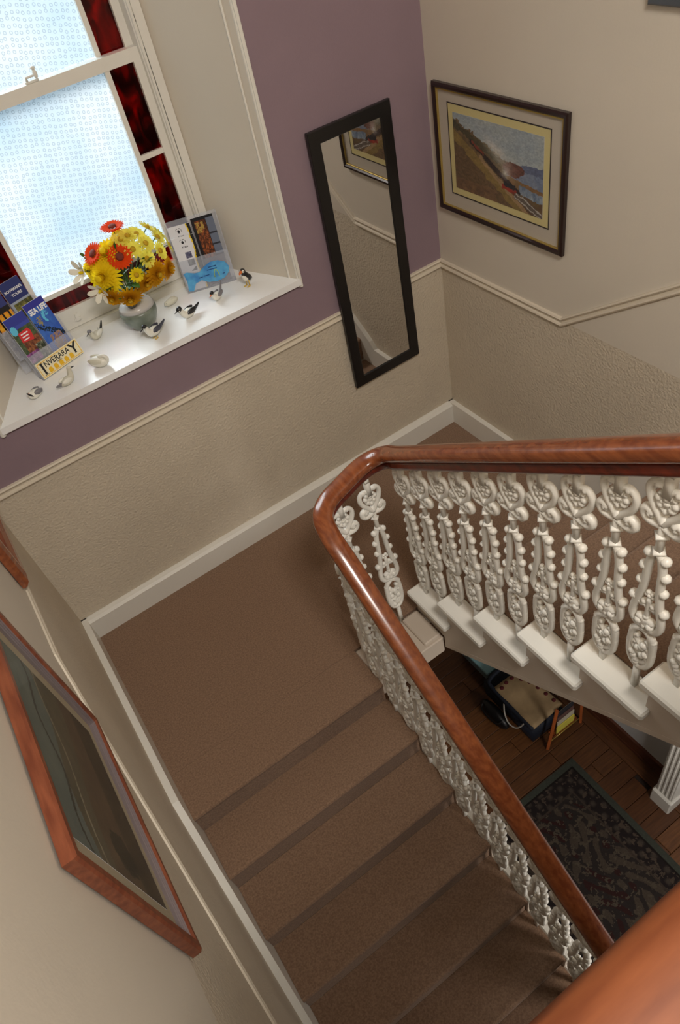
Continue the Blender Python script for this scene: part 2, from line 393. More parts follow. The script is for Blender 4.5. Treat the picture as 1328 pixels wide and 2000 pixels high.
sl_ = MB().prism([(OX0-.012, -.024), (OX1+.012, -.024), (OX1+.012, -.001), (OX1-.002, -.001), (IX1, WY), (IX0, WY), (OX0+.002, -.001), (OX0-.012, -.001)], 2, 1.398, 1.43)
wsill = struct('trim_7', sl_, [SILL], 'glossy white window sill crowded with bird ornaments and leaflets', 'window sill')
win = thing('window_1', 'white sash window with frosted blue panes and a ruby glass border', 'window', (1.0, .46, 1.43)); win['kind'] = 'structure'
fr = MB()
fr.box(IX0, .49, WY, T+.02, 1.43, 3.25); fr.box(1.51, IX1, WY, T+.02, 1.43, 3.25)
fr.box(IX0, IX1, WY, T+.02, 3.25, 3.30); fr.box(.49, 1.51, WY-.005, .54, 1.43, 1.468)
fr.box(1.515, 1.528, WY-.012, WY, 1.43, 3.25, bev=.003); fr.box(.472, .485, WY-.012, WY, 1.43, 3.25, bev=.003)
fr.box(.43, .475, WY-.006, WY, 1.43, 3.25); fr.box(1.532, 1.57, WY-.006, WY, 1.43, 3.25)
obj('frame', fr, WHITE, win)
gp = MB()
for a, b in ((2.545, 2.57), (2.25, 2.46), (1.96, 2.24)): gp.box(1.5285, 1.5305, WY-.0065, WY-.004, a, b)
obj('paint_gap', gp, INK, win)['label'] = 'thin dark gap in the frame'
def sash(name, yf, z0, z1, rail0, rail1, zbar, barlow):
    """stiles .49-.53 / 1.475-1.51; blue pane .66-1.345; ruby border; glazing bars"""
    m_ = MB(); yb = yf+.035; t = .022
    X0, X1 = .487, 1.513; a0, a1 = .525, 1.475; b0, b1 = .648, 1.352
    m_.box(X0, a0, yf, yb, z0, z1); m_.box(a1, X1, yf, yb, z0, z1)
    m_.box(a0, a1, yf, yb, z0, z0+rail0); m_.box(a0, a1, yf, yb, z1-rail1, z1)
    zi0, zi1 = z0+rail0, z1-rail1
    for b in (b0-t/2, b1-t/2): m_.box(b, b+t, yf+.004, yb-.006, zi0, zi1)
    segs = [(a0, b0-t/2), (b0+t/2, b1-t/2), (b1+t/2, a1)]
    zb = barlow
    if zb is not None: 
        for a, b in segs: m_.box(a, b, yf+.004, yb-.006, zb-t/2, zb+t/2)
    for zc in zbar:
        for a, b in (segs[0], segs[2]): m_.box(a, b, yf+.004, yb-.006, zc-t/2, zc+t/2)
    # beads
    sh = obj(name, m_, WHITE, win)
    lo = zb+t/2 if zb is not None else zi0
    yg = yf+.018
    def pane(x0, x1, za, zc, mt, lab): 
        o = obj('pane', MB().box(x0+.0005, x1-.0005, yg, yg+.004, za+.0005, zc-.0005), mt, sh); o['label'] = lab
    pane(*segs[1], lo, zi1, FROST, 'frosted film glass printed with small rings')
    cuts = [lo]+[z for z in zbar]+[zi1]
    for sg in (segs[0], segs[2]):
        for i in range(len(cuts)-1):
            pane(sg[0], sg[1], cuts[i]+(t/2 if i > 0 else 0), cuts[i+1]-(t/2 if i < len(cuts)-2 else 0), RUBY, 'ruby red streaky glass')
    if zb is not None:
        for sg in segs: pane(sg[0], sg[1], zi0, zb-t/2, RUBY, 'ruby red streaky glass')
    return sh
s1 = sash('lower_sash', .445, 1.47, 2.462, .098, .05, [2.052], 1.652)
s2 = sash('upper_sash', .485, 2.415, 3.25, .045, .05, [2.84], None)
lt = MB(); lt.box(1.02, 1.075, .45, .47, 2.462, 2.470); lt.tube([(1.03, .46, 2.47), (1.03, .455, 2.485), (1.06, .44, 2.487)], [.006, .006, .004])
lt.ell((1.072, .462, 2.487), (.010, .010, .018)); lt.ell((1.072, .462, 2.508), (.011, .011, .007)); 
obj('catch', lt, WHITE, s1, True)
lf = MB(); lf.box(.775, .79, .432, .446, 1.50, 1.535); lf.box(.766, .80, .438, .446, 1.50, 1.512)
obj('sash_lift', lf, WHITE, s1)

# ------------------------------------------------------------------ stairs
def carpet_step(yn, d, ytail, z, x0, x1, rise):
    """d=+1: nosing faces +Y, d=-1 faces -Y"""
    y = yn; P = [(ytail, z), (y-d*.014, z), (y-d*.005, z-.004), (y, z-.013), (y-d*.002, z-.024), (y-d*.012, z-.03), (y-d*.014, z-rise), (ytail, z-rise)]
    return MB().prism(P, 0, x0, x1)
low = thing('staircase', 'lower flight of brown carpeted stairs going down to the hall', 'staircase', (.55, -1.31, 0))
for k in range(1, 12):
    yn = -1.31-.25*k; st = obj('step', carpet_step(yn, -1, yn+.25+.0135, -.17*k, .033, 1.112, .169), CARPET, low)
def cap_end(y0, y1, z, x0, x1, side):
    m_ = MB(); P = [(x0, z-.030), (x0-.0, z-.012), (x0+.006, z-.003), (x0+.014, z), (x1, z), (x1, z-.03)] if side > 0 else None
    m_.box(x0, x1, y0, y1, z-.028, z+.002, bev=.007); m_.box(x0+.012*(side > 0), x1-.012*(side < 0), y0+.008, y1-.008, z-.042, z-.028)
    return m_
for k in range(0, 12):
    yn = -1.31-.25*k; z = -.17*k
    if k: obj('tread_end', cap_end(yn-.01, yn+.262, z, 1.113, 1.200, -1), WHITE, low)
P = [(-1.29, -.03)]
sb = MB()
for k in range(1, 12):
    yn = -1.31-.25*k; sb.box(1.113, 1.190, yn, yn+.25, -.17*k-.26, -.17*k-.043)
obj('string', sb, STRINGM, low)
upf = thing('staircase', 'upper flight of brown carpeted stairs with white tread ends', 'staircase', (2.0, -1.06, 0))
NU = 8; GR, RR = .265, .18
for k in range(1, NU+1):
    yn = -1.06-GR*(k-1)
    obj('step', carpet_step(yn, 1, yn-GR-.0135, RR*k, 1.586, W-.033, RR-.001), CARPET, upf)
    obj('tread_end', cap_end(yn-GR-.03, yn+.008, RR*k, 1.470, 1.585, 1), WHITE, upf)
sb = MB()
zb = lambda y: -.10+.752*(-1.29-y)
for k in range(1, NU+1):
    y0 = -1.06-GR*(k-1)-.012; y1 = y0-GR; zt = RR*k-.0425
    if k == 1: pts = [(y0, 0.0), (y0, zt), (y1, zt), (y1, zb(y1)), (-1.29, -.10), (-1.29, 0.0)]
    else: pts = [(y0, zb(y0)), (y0, zt), (y1, zt), (y1, zb(y1))]
    sb.prism(pts, 0, 1.509, 1.585)
obj('string', sb, STRINGM, upf)
so = MB(); y1 = -1.06-GR*NU
so.prism([(-1.29, -.10), (y1, zb(y1)), (y1, zb(y1)+.03), (-1.29, -.07)], 0, 1.5085, 1.5865)
obj('string_bead', so, STRINGM, upf)
ss = MB(); ss.prism([(-1.30, -.10), (y1, zb(y1)), (y1, zb(y1)+.04), (-1.30, -.06)], 0, 1.587, W-.002)
obj('soffit', ss, CREAM, upf)

# ------------------------------------------------------------------ balustrade
def spline(pts, n=4, closed=False):
    out = []; m = len(pts)
    for i in range(m-1):
        p0 = pts[max(i-1, 0)]; p1 = pts[i]; p2 = pts[i+1]; p3 = pts[min(i+2, m-1)]
        for k in range(n):
            t = k/n; out.append(tuple(.5*((2*b)+(-a+c)*t+(2*a-5*b+4*c-d)*t*t+(-a+3*b-3*c+d)*t**3) for a, b, c, d in zip(p0, p1, p2, p3)))
    out.append(tuple(pts[-1])); return out
def baluster_mesh(L):
    """in the x (lateral) - z plane, top at z=0, running down to -L"""
    LW, RW = 1.08, 1.22
    m_ = MB(); rnd = random.Random(3)
    def cv(pts, r, n=3, sides=6, yo=0, fl=1.0):
        q = spline([(a*LW, yo, -b) for a, b in pts], n); k = len(q)
        r = tuple(x*RW*1.18 for x in r) if isinstance(r, tuple) else r*RW*1.18
        rr = [r]*k if not isinstance(r, tuple) else [r[0]+(r[1]-r[0])*i/(k-1) for i in range(k)]
        m_.tube(q, rr, sides, up=(0, 1, 0), flat=fl)
    def ball(s, t, r, y=0, sq=1.0): m_.ell((s*LW, y, -t), (r*RW, r*RW*sq, r*RW), 8, 6)
    m_.box(-.0115, .0115, -.0115, .0115, -.075, 0)
    for s in (-1, 1):
        cv([(0, .178), (s*.014, .155), (s*.034, .125), (s*.047, .092), (s*.046, .062), (s*.030, .044), (s*.012, .050), (s*.004, .066), (s*.013, .078), (s*.020, .07)], (.0088, .0062), 3, 7)
        cv([(0, .185), (s*.018, .190), (s*.040, .190), (s*.053, .175), (s*.050, .155), (s*.036, .150), (s*.030, .162)], (.0085, .010), 3, 7)
        ball(s*.035, .165, .012); ball(s*.022, .092, .010); ball(s*.015, .112, .010); ball(s*.026, .048, .011)
        cv([(0, .13), (s*.012, .120), (s*.020, .105), (s*.010, .095)], .0065, 2, 5)
    ball(0, .098, .010); ball(0, .128, .009); ball(0, .082, .010)
    m_.tube([(0, 0, -.150), (0, 0, -.31)], .0115, 8)
    for t in (.222, .288):
        m_.lathe([(.008, -.013), (.017, -.004), (.0235, 0), (.017, .004), (.008, .013)], (0, 0, -t), 4)
    for s in (-1, 1):
        cv([(0, .295), (s*.012, .312), (s*.020, .36), (s*.022, .42), (s*.026, .48), (s*.035, .54), (s*.043, .585), (s*.043, .625), (s*.028, .652), (s*.008, .650), (s*.002, .628), (s*.012, .612), (s*.024, .620)], (.0088, .0085), 3, 7)
        for t, o, r in ((.312, .024, .0130), (.378, .032, .0125), (.448, .035, .0118), (.535, .047, .0130)): ball(s*o, t, r)
        ball(s*.018, .632, .011, .006); ball(s*.018, .632, .011, -.006)
        cv([(0, .56), (s*.010, .545), (s*.022, .555), (s*.030, .545)], .006, 2, 5)
        ball(s*.014, .535, .009)
        cv([(0, .668), (s*.020, .682), (s*.033, .71), (s*.036, .76), (s*.036, .80), (s*.032, .84), (s*.019, .872), (0, .885)], .0085, 3, 7)
        for t, o in ((.705, .034), (.77, .037), (.83, .034)): ball(s*o, t, .0100)
        cv([(0, .86), (s*.018, .845), (s*.028, .82), (s*.016, .805)], .0075, 2, 5)
        cv([(0, .81), (s*.018, .795), (s*.028, .77), (s*.016, .755)], .0075, 2, 5)
        cv([(0, .76), (s*.014, .75), (s*.022, .73), (s*.012, .718)], .007, 2, 5)
    cv([(0, .65), (0, .60), (0, .55), (0, .50)], .0065, 2, 6)
    for k in range(5):
        a = 2*PI*k/5; ball(.010*math.sin(a), .490+.010*math.cos(a), .0068)
    ball(0, .49, .006, .004); ball(0, .60, .010)
    m_.ell((0, 0, -.664), (.030, .013, .010), 8, 5, Matrix.Rotation(.25, 3, 'Y')); ball(0, .645, .013)
    for k in range(17):
        t = .748+.0070*k; ball(rnd.uniform(-.021, .021), t, .0115, (-1)**k*.005, .9)
    m_.v = [(x, y, -.022+z*.978) for x, y, z in m_.v]
    m_.box(-.0112, .0112, -.0112, .0112, -.0218, 0); m_.box(-.009, .009, -.009, .009, -L, -.87)
    return mesh(m_, WHITE2, True, 'baluster', True)
BMS = {}
def bmesh_len(L):
    k = round(L, 3)
    if k not in BMS: BMS[k] = baluster_mesh(k)
    return BMS[k]
rail = thing('banister', 'polished mahogany banister on white iron balusters turning above the half landing', 'banister', (1.3, -1.05, 0))
LR = Vector((1.3, -1.05, 0))
zl = lambda y: (y+1.31)*.68+.95
zr = lambda y: .18+(-1.06-y)*.679+.98
cpts = [(1.105, -3.05, zl(-3.05)), (1.105, -2.4, zl(-2.4)), (1.105, -1.8, zl(-1.8)), (1.105, -1.45, zl(-1.45)), (1.105, -1.28, .975), (1.106, -1.18, 1.035), (1.125, -1.10, 1.07),
        (1.185, -1.045, 1.085), (1.28, -1.015, 1.092), (1.38, -.99, 1.10), (1.45, -.995, 1.115), (1.492, -1.04, 1.15), (1.50, -1.12, 1.20), (1.50, -1.25, zr(-1.25)), (1.50, -1.6, zr(-1.6)), (1.50, -2.2, zr(-2.2)), (1.50, -2.9, zr(-2.9))]
cp = spline(cpts, 7)
def sweep(path, prof, cap=True):
    P = [Vector(p) for p in path]; rs = []; m = len(P)
    for i in range(m):
        d = (P[min(i+1, m-1)]-P[max(i-1, 0)]).normalized(); w = d.cross(Vector((0, 0, 1))).normalized(); u = w.cross(d).normalized()
        rs.append([P[i]+w*a+u*b for a, b in prof])
    return MB().rings(rs)
top_prof = []
for k in range(13):
    a = PI*k/12; top_prof.append((.043*math.cos(a), -.026+.026*math.sin(a)**.8 if 0 < k < 12 else -.026))
top_prof += [(-.044, -.036), (-.040, -.046), (-.030, -.052), (.030, -.052), (.040, -.046), (.044, -.036)]
low_prof = [(-.026, -.0525), (-.027, -.066), (-.033, -.072), (-.033, -.082), (-.028, -.088), (.028, -.088), (.033, -.082), (.033, -.072), (.027, -.066), (.026, -.0525)]
obj('handrail', sweep(cp, top_prof), RAILW, rail, True)
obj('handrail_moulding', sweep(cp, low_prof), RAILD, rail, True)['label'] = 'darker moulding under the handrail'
obj('core_rail', sweep(cp, [(-.014, -.0885), (-.014, -.093), (.014, -.093), (.014, -.0885)]), WHITE2, rail)
def put_baluster(xt, yt, zt, xb, yb, z0, face):
    """face: rotation about z of the baluster plane; top (xt,yt,zt), bottom (xb,yb,z0)"""
    v = Vector((xb-xt, yb-yt, z0-zt)); L = v.length
    z = -v.normalized(); xa = Vector((math.cos(face), math.sin(face), 0)); xa = (xa-z*xa.dot(z)).normalized(); ya = z.cross(xa)
    o = child('baluster', bmesh_len(round(L/.02)*.02), rail)
    M = Matrix(((xa.x, ya.x, z.x), (xa.y, ya.y, z.y), (xa.z, ya.z, z.z)))
    o.rotation_euler = M.to_euler(); o.location = Vector((xb, yb, z0))+z*(round(L/.02)*.02)-LR
for j in range(13):
    y_ = -1.13-.1325*j; k = 1+j//2
    put_baluster(1.50, y_, zr(y_)-.092, 1.543, y_, RR*k+.001, PI/2)
for k in range(0, 7):
    for dy in (.185, .06):
        y_ = -1.31-.25*k+dy
        if k == 0 and dy > .1: continue
        put_baluster(1.105, y_, zl(y_)-.094, 1.110, y_, -.17*k+(.002 if k else .0), PI/2)
put_baluster(1.40, -1.0, 1.012, 1.405, -1.063, -.012, 0.0)
put_baluster(1.235, -1.03, 1.0, 1.24, -1.068, -.012, 0.0)
put_baluster(1.125, -1.12, .97, 1.14, -1.125, -.012, PI/3)

# near banister, close to the camera
nb = thing('banister', 'broad orange-brown handrail close in the bottom right corner', 'banister', (1.0, -2.98, 1.62))
nr = [(.02, -2.977, 2.52), (.5, -2.977, 2.52), (1.0, -2.977, 2.52), (1.45, -2.977, 2.52)]
obj('handrail', sweep(nr, top_prof), RAILB, nb, True)
obj('handrail_moulding', sweep(nr, low_prof), RAILD, nb, True)
for i in range(9):
    o = child('baluster', bmesh_len(.80), nb, (.12+.15*i-1.0, -2.99+2.98, 2.43-1.62)); o.location.z = 2.43-1.62

# ------------------------------------------------------------------ framed pictures and mirror
def frame_mb(axis, c, x0, x1, z0, z1, w, d0, d1, bev=.006):
    """rectangular frame in a wall plane; axis 'y' (back wall) or 'x' (side wall); c sign gives outward direction; d0..d1 depth"""
    m_ = MB()
    corners_o = [(x0, z0), (x1, z0), (x1, z1), (x0, z1)]; 
    prof = [(0, d0), (0, d1-bev), (bev, d1), (w-bev, d1), (w, d1-bev*1.2), (w, d0)]
    rs = []
    for i, (a, b) in enumerate(corners_o):
        sx = 1 if i in (0, 3) else -1; sz = 1 if i in (0, 1) else -1
        r = []
        for o_, d in prof:
            X_, Z_ = a+sx*o_, b+sz*o_
            r.append((X_, -d, Z_) if axis == 'y' else ((W-d, X_, Z_) if c < 0 else (d, X_, Z_)))
        rs.append(r)
    m_.rings(rs, closed=True, cap=False); return m_
# mirror on the mauve wall
mx0, mx1, mz0, mz1 = 1.963, 2.416, .655, 2.043
mi = thing('wall_mirror', 'tall black framed mirror hanging beside the window', 'mirror', ((mx0+mx1)/2, 0, mz0))
obj('frame', frame_mb('y', 1, mx0, mx1, mz0, mz1, .060, .018, .038, .003), BLACK, mi)
obj('mirror_glass', MB().box(mx0+.058, mx1-.058, -.030, -.020, mz0+.058, mz1-.058), MIRROR, mi)
# train print on right wall
py0, py1, pz0, pz1 = -.900, -.062, 1.460, 2.052
tp = thing('framed_picture', 'steam train painting in dark brown frame on the right wall', 'picture', (W, (py0+py1)/2, pz0))
obj('frame', frame_mb('x', -1, py0, py1, pz0, pz1, .024, .004, .028, .007), DKWOOD, tp)
obj('gold_slip', frame_mb('x', -1, py0+.024, py1-.024, pz0+.024, pz1-.024, .006, .006, .020, .001), GOLDLINE, tp)
m_ = MB().box(W-.010, W-.004, py0+.02, py1-.02, pz0+.02, pz1-.02); obj('mount', m_, MOUNT, tp)
def ring_frame(name, a, b, c, d, w, x, mt, par):
    m_ = MB()
    m_.box(x-.0015, x, a, b, c, c+w); m_.box(x-.0015, x, a, b, d-w, d); m_.box(x-.0015, x, a, a+w, c+w, d-w); m_.box(x-.0015, x, b-w, b, c+w, d-w)
    return obj(name, m_, mt, par)
iy0, iy1, iz0, iz1 = py0+.098, py1-.098, pz0+.10, pz1-.082
ring_frame('mount_line', iy0-.006, iy1+.006, iz0-.006, iz1+.006, .005, W-.0102, DKWOOD, tp)
obj('inner_mount', MB().box(W-.0112, W-.0101, iy0, iy1, iz0, iz1), MOUNT2, tp)
def train(u, v):
    c = train0(u+.035*(fbm(u*16, v*16, 15)-.5), v+.05*(fbm(u*18, v*18, 16)-.5)); k = .90+.30*fbm(u*60, v*60, 17); return tuple(max(0, min(255, x*k)) for x in c)
def train0(u, v):
    # u: 0 = left in the picture, v: 0 bottom
    n = fbm(u*18, v*18, 5); n2 = fbm(u*45, v*45, 9)
    hor = .62
    sky = mixc((146, 160, 172), (176, 182, 178), fbm(u*5, v*7, 3)*1.3-.1)
    c = sky
    far = .60+.05*math.sin(u*7+1)
    if u > .45 and v < far-.12*(u-.45)*.6 and v > .3: c = mixc((88, 98, 128), (108, 116, 140), n)
    if u > .55 and v < .50+.02*n: c = mixc((104, 118, 146), (140, 150, 166), fbm(u*30, v*6, 2))
    hill = .93-.55*u+.10*(n-.5)
    if v < hill and u < .62: c = mixc((84, 72, 50), (126, 100, 66), n*1.3-.1)
    if v < hill-.03 and v > hill-.11 and u < .55: c = mixc((60, 56, 42), (92, 84, 56), n2)
    # red village/crag
    dx = (u-.68)/.13; dy = (v-.50)/.10
    if dx*dx+dy*dy < .8+.5*(n-.5): c = mixc((78, 50, 42), (136, 84, 70), n2)
    if u > .62 and v < .40-.25*(u-.62)+.03*n: c = mixc((156, 112, 74), (116, 92, 56), n)
    if u > .74 and v < .33-.15*(u-.74) and v > .20-.02*n-.1*(u-.74): c = mixc((92, 110, 134), (168, 178, 186), fbm(u*25, v*10, 4)*1.4-.2)
    if u > .60 and v < .24-.18*(u-.6)+.03*n: c = mixc((118, 100, 60), (88, 62, 46), n*1.4-.2)
    # left bank grass
    e = .80-.95*u
    if v < e+.02*(n-.5): c = mixc((122, 100, 56), (150, 126, 68), n)
    if v < e-.12-.05*n: c = mixc((86, 70, 46), (118, 92, 64), n2*1.2)
    if v < .16 and u < .5: c = mixc((92, 70, 52), (140, 106, 70), n)
    # path beside track
    tr = .82-1.02*u
    if abs(v-(tr+.02)) < .02+.03*u and u > .3: c = mixc((170, 140, 98), (146, 118, 86), n)
    # train body
    tb = .86-.93*u
    if .20 < u < .76 and abs(v-tb-.03) < .018+.045*u: c = mixc((30, 26, 28), (66, 44, 40), n2*1.5-.2)
    if .22 < u < .36 and abs(v-tb-.045) < .012+.02*u: c = (128, 58, 44)
    if .56 < u < .72 and abs(v-(.235-.25*(u-.64))) < .028: c = mixc((176, 58, 38), (120, 36, 28), n2)
    if .58 < u < .70 and .255 < v < .31: c = (34, 34, 40)
    # rails
    if u > .70 and v < .22:
        q = (v-(.20-.62*(u-.70)))
        if abs(q) < .05: c = mixc((120, 108, 96), (78, 68, 62), n2)
        if abs(abs(q)-.03) < .007: c = (182, 176, 168)
    # smoke
    sx = u-.50; sy = v-.66
    sm = math.exp(-((sx+sy*.55)**2/.010+sy*sy/.035))*(.6+.8*(n-.3))
    c = mixc(c, (206, 204, 196), sm*1.1)
    s2_ = math.exp(-((u-.60)**2/.002+(v-.43)**2/.004)); c = mixc(c, (224, 222, 216), s2_*.9)
    # white posts of surf at left
    return c
painted('print', (W-.0125, iy1-.032, iz0+.032), (0, -1, 0), (0, 0, 1), iy1-iy0-.064, iz1-iz0-.064, train, 190, 130, tp, .001)
obj('glazing', MB().box(W-.0175, W-.0165, py0+.03, py1-.03, pz0+.03, pz1-.03), PICGL, tp)
# left wall picture
ly0, ly1, lz0, lz1 = -2.222, -1.385, 1.105, 1.850
lp = thing('framed_picture', 'large hazy landscape print in reddish wood frame on the left wall', 'picture', (0, (ly0+ly1)/2, lz0))
obj('frame', frame_mb('x', 1, ly0, ly1, lz0, lz1, .030, .006, .036, .006), REDWOOD, lp)
fb = MB()
for q in range(3): 
    w_ = .004; o_ = .031+.006*q
    fb.add(*[(lambda mm: (mm.v, mm.f))(frame_mb('x', 1, ly0+o_, ly1-o_, lz0+o_, lz1-o_, .0055, .012, .030-.004*q, .0018))][0])
obj('ribbed_slip', fb, SILVER, lp)
obj('mount', MB().box(.006, .012, ly0+.03, ly1-.03, lz0+.03, lz1-.03), MOUNT3, lp)
def misty(u, v):
    n = fbm(u*9, v*14, 21); n2 = fbm(u*30, v*40, 23)
    c = mixc((112, 122, 112), (88, 102, 98), n)
    if v < .72+.05*math.sin(u*6): c = mixc((104, 98, 76), (78, 78, 62), n)
    if v < .5+.08*math.sin(u*4+1): c = mixc((82, 70, 54), (104, 90, 66), n)
    if v < .25: c = mixc((58, 54, 42), (80, 74, 52), n2)
    if abs(v-.80-.03*math.sin(u*12)) < .012: c = (60, 62, 54)
    if abs(v-.66-.02*math.sin(u*9)) < .008: c = (140, 134, 112)
    # tree shapes
    d = math.hypot((u-.15)*1.2, v-.35)
    if d < .12*(.7+.6*n2): c = mixc((40, 44, 34), (62, 60, 42), n2)
    return c
painted('print', (.0135, ly0+.105, lz0+.095), (0, 1, 0), (0, 0, 1), ly1-ly0-.21, lz1-lz0-.19, misty, 110, 100, lp, .001)
obj('glazing', MB().box(.020, .021, ly0+.052, ly1-.052, lz0+.052, lz1-.052), PICGL, lp)
# second wooden frame at left edge, just above the dado
f2 = thing('framed_picture', 'rounded mahogany frame corner at the left edge just above the dado', 'picture', (0, -.46, 1.19))
fy0, fy1, fz0, fz1 = -.73, -.16, 1.19, 1.75
m_ = MB(); rs = []
prof = [(0, .004), (0, .020), (.006, .034), (.018, .042), (.032, .040), (.044, .028), (.052, .016), (.060, .014), (.060, .004)]
for i, (a, b) in enumerate([(fy0, fz0), (fy1, fz0), (fy1, fz1), (fy0, fz1)]):
    sx = 1 if i in (0, 3) else -1; sz = 1 if i in (0, 1) else -1
    rs.append([(d, a+sx*o_*1.9, b+sz*o_*1.9) for o_, d in prof])
m_.rings(rs, closed=True, cap=False)
obj('frame', m_, RAILW, f2, False)
obj('backing', MB().box(.004, .012, fy0+.1, fy1-.1, fz0+.1, fz1-.1), MOUNT3, f2)
# frame at the top right
f3 = thing('framed_picture', 'grey metallic picture frame cut off at the top right corner', 'picture', (W, -1.55, 2.425))
obj('frame', frame_mb('x', -1, -1.80, -1.205, 2.425, 3.0, .026, .004, .024, .005), mat('grey_frame', (88, 92, 98), .35, metal=.4), f3)
obj('mount', MB().box(W-.01, W-.004, -1.78, -1.225, 2.445, 2.98), MOUNT, f3)

# ------------------------------------------------------------------ hall things
pil = MB(); X0 = 2.475
pil.box(X0+.012, W-.001, -2.21, -2.09, ZF+.16, 1.0)
for i in range(4): pil.tube([(X0+.012, -2.105-.03*i, ZF+.17), (X0+.012, -2.105-.03*i, .0)], .007, 6)
for i in range(4): pil.tube([(X0+.035+.035*i, -2.09, ZF+.17), (X0+.035+.035*i, -2.09, .0)], .007, 6)
pil.box(X0-.008, W, -2.225, -2.075, ZF, ZF+.155, bev=.008)
struct('trim_8', pil, [WHITE], 'white fluted door casing with plinth block in the hall', 'door casing')
# rug
rug = thing('rug', 'dark patterned rug with grey green border on the hall floor', 'rug', (1.75, -2.5, ZF))
RUGM = vcol_mat('rug_pile', .95, .1)
def rugf(u, v):
    e = min(u*.95, (1-u)*.95, v*1.9, (1-v)*1.9)
    n = fbm(u*40, v*80, 31)
    if e < .045: c = (70, 74, 66)
    elif e < .058: c = (34, 30, 28)
    elif e < .17:
        g = (math.sin(u*60)*math.sin(v*115)); c = mixc((40, 34, 34), (74, 66, 58), max(0, g)*1.2) if n < .62 else (84, 72, 62)
    elif e < .185: c = (70, 60, 52)
    else:
        g = math.sin(u*34+3*math.sin(v*21))*math.sin(v*44+2*math.sin(u*25)); c = (50, 44, 42)
        if g > .35: c = (78, 68, 58)
        elif g < -.55: c = (56, 34, 32)
        if n > .62: c = (88, 78, 66)
    return mixc(c, (30, 26, 24), .35*fbm(u*150, v*250, 8))
ro = painted('pile', (1.33, -3.45, ZF+.005), (1, 0, 0), (0, 1, 0), .94, 1.88, rugf, 150, 300, rug, .008)
ro.data.materials[0] = RUGM
# blue plastic box
bx = thing('storage_box', 'pale blue plastic box on the hall floor under the landing', 'box', (2.40, -.57, ZF))
BLU = mat('pale_blue_plastic', (150, 176, 188), .35); BLUD = mat('blue_box_lid', (160, 208, 218), .35)
m_ = MB(); rs = []
for z_, g in ((0, .02), (.15, 0), (.15, .006), (.02, .026)): rs.append([(2.21+g, -.75+g, ZF+z_), (2.55-g, -.75+g, ZF+z_), (2.55-g, -.40-g, ZF+z_), (2.21+g, -.40-g, ZF+z_)])
m_.rings(rs); obj('tub', m_, BLU, bx)
obj('lid', MB().box(2.20, 2.56, -.76, -.39, ZF+.151, ZF+.172, bev=.006), BLUD, bx)
# wooden magazine rack with papers
rk = thing('magazine_rack', 'orange wooden rack holding papers beside the spotted bag', 'rack', (2.37, -1.375, ZF))
OW = mat('orange_pine', (186, 98, 48), .4, noise=.2, nscale=9)
for yy in (-1.412,):
    obj('leg', MB().tube([(2.19, yy, ZF), (2.255, yy, ZF+.50)], .015, 4, up=(0, 1, 0)), OW, rk)
    obj('leg', MB().tube([(2.52, yy, ZF), (2.50, yy, ZF+.46)], .013, 4, up=(0, 1, 0)), OW, rk)
    obj('rail', MB().tube([(2.205, yy, ZF+.085), (2.512, yy, ZF+.085)], .004, 6), GOLDLINE, rk, True)
obj('shelf', MB().box(2.26, 2.50, -1.398, -1.347, ZF+.060, ZF+.068), OW, rk)
for i, (c, h, dx) in enumerate([((226, 214, 90), .10, 0), ((206, 196, 176), .15, .012), ((110, 80, 74), .19, .02), ((50, 50, 56), .24, .03), ((214, 210, 198), .22, .025)]):
    mt = mat('paper_%d' % i, c, .7); yy = -1.397+.0095*i
    o = obj('magazine', MB().box(2.29+dx, 2.465+dx*.3, yy, yy+.007, ZF+.0685, ZF+.0685+h), mt)
    tag(o, ['yellow magazine standing at the front of the wooden rack', 'cream magazine second in the wooden rack', 'brown magazine in the middle of the wooden rack', 'dark grey magazine fourth in the wooden rack', 'white magazine at the back of the wooden rack'][i], 'magazine')
# spotted bag
bag = thing('shopping_bag', 'beige shopping bag with dark red spots leaning against the wooden rack', 'bag', (2.27, -1.05, ZF))
BEI = mat('beige_canvas', (186, 158, 118), .8, noise=.25, nscale=9); DR = mat('dark_red_print', (96, 30, 34), .8); NAVY = mat('navy_fabric', (22, 30, 46), .7)
def btop(u, v): return (2.135+.275*u, -1.325+.42*v, ZF+.245+.03*u-.010*math.sin(PI*u)*(.4+.6*v)+.008*math.sin(v*9+2*u))
m_ = MB(); NU_, NV_ = 9, 13
vs = [btop(i/(NU_-1), j/(NV_-1)) for j in range(NV_) for i in range(NU_)]; nn_ = len(vs)
vs += [(x, y, z-.012) for x, y, z in vs]
fs = []
for j in range(NV_-1):
    for i in range(NU_-1):
        q = j*NU_+i; fs.append((q, q+1, q+NU_+1, q+NU_)); fs.append((nn_+q, nn_+q+NU_, nn_+q+NU_+1, nn_+q+1))
bd = [i for i in range(NU_)]+[j*NU_+NU_-1 for j in range(1, NV_)]+[(NV_-1)*NU_+i for i in range(NU_-2, -1, -1)]+[j*NU_ for j in range(NV_-2, 0, -1)]
for k in range(len(bd)): q, w_ = bd[k], bd[(k+1) % len(bd)]; fs.append((q, nn_+q, nn_+w_, w_))
m_.add(vs, fs); obj('front_panel', m_, BEI, bag, True)
m_ = MB(); rs = []
for z_, g in ((0, .03), (.02, .012), (.12, .0), (.225, .004)):
    rs.append([(2.125+g, -1.330+g, ZF+z_), (2.415-g, -1.330+g, ZF+z_), (2.415-g, -.80-g, ZF+z_), (2.125+g, -.80-g, ZF+z_)])
m_.rings(rs); obj('body', m_, NAVY, bag, True)
m_ = MB(); m_.tube(spline([(2.13, -1.32, ZF+.235), (2.128, -1.1, ZF+.232), (2.132, -.90, ZF+.238), (2.15, -.84, ZF+.25), (2.27, -.825, ZF+.262), (2.40, -.83, ZF+.27)], 4), .016, 7)
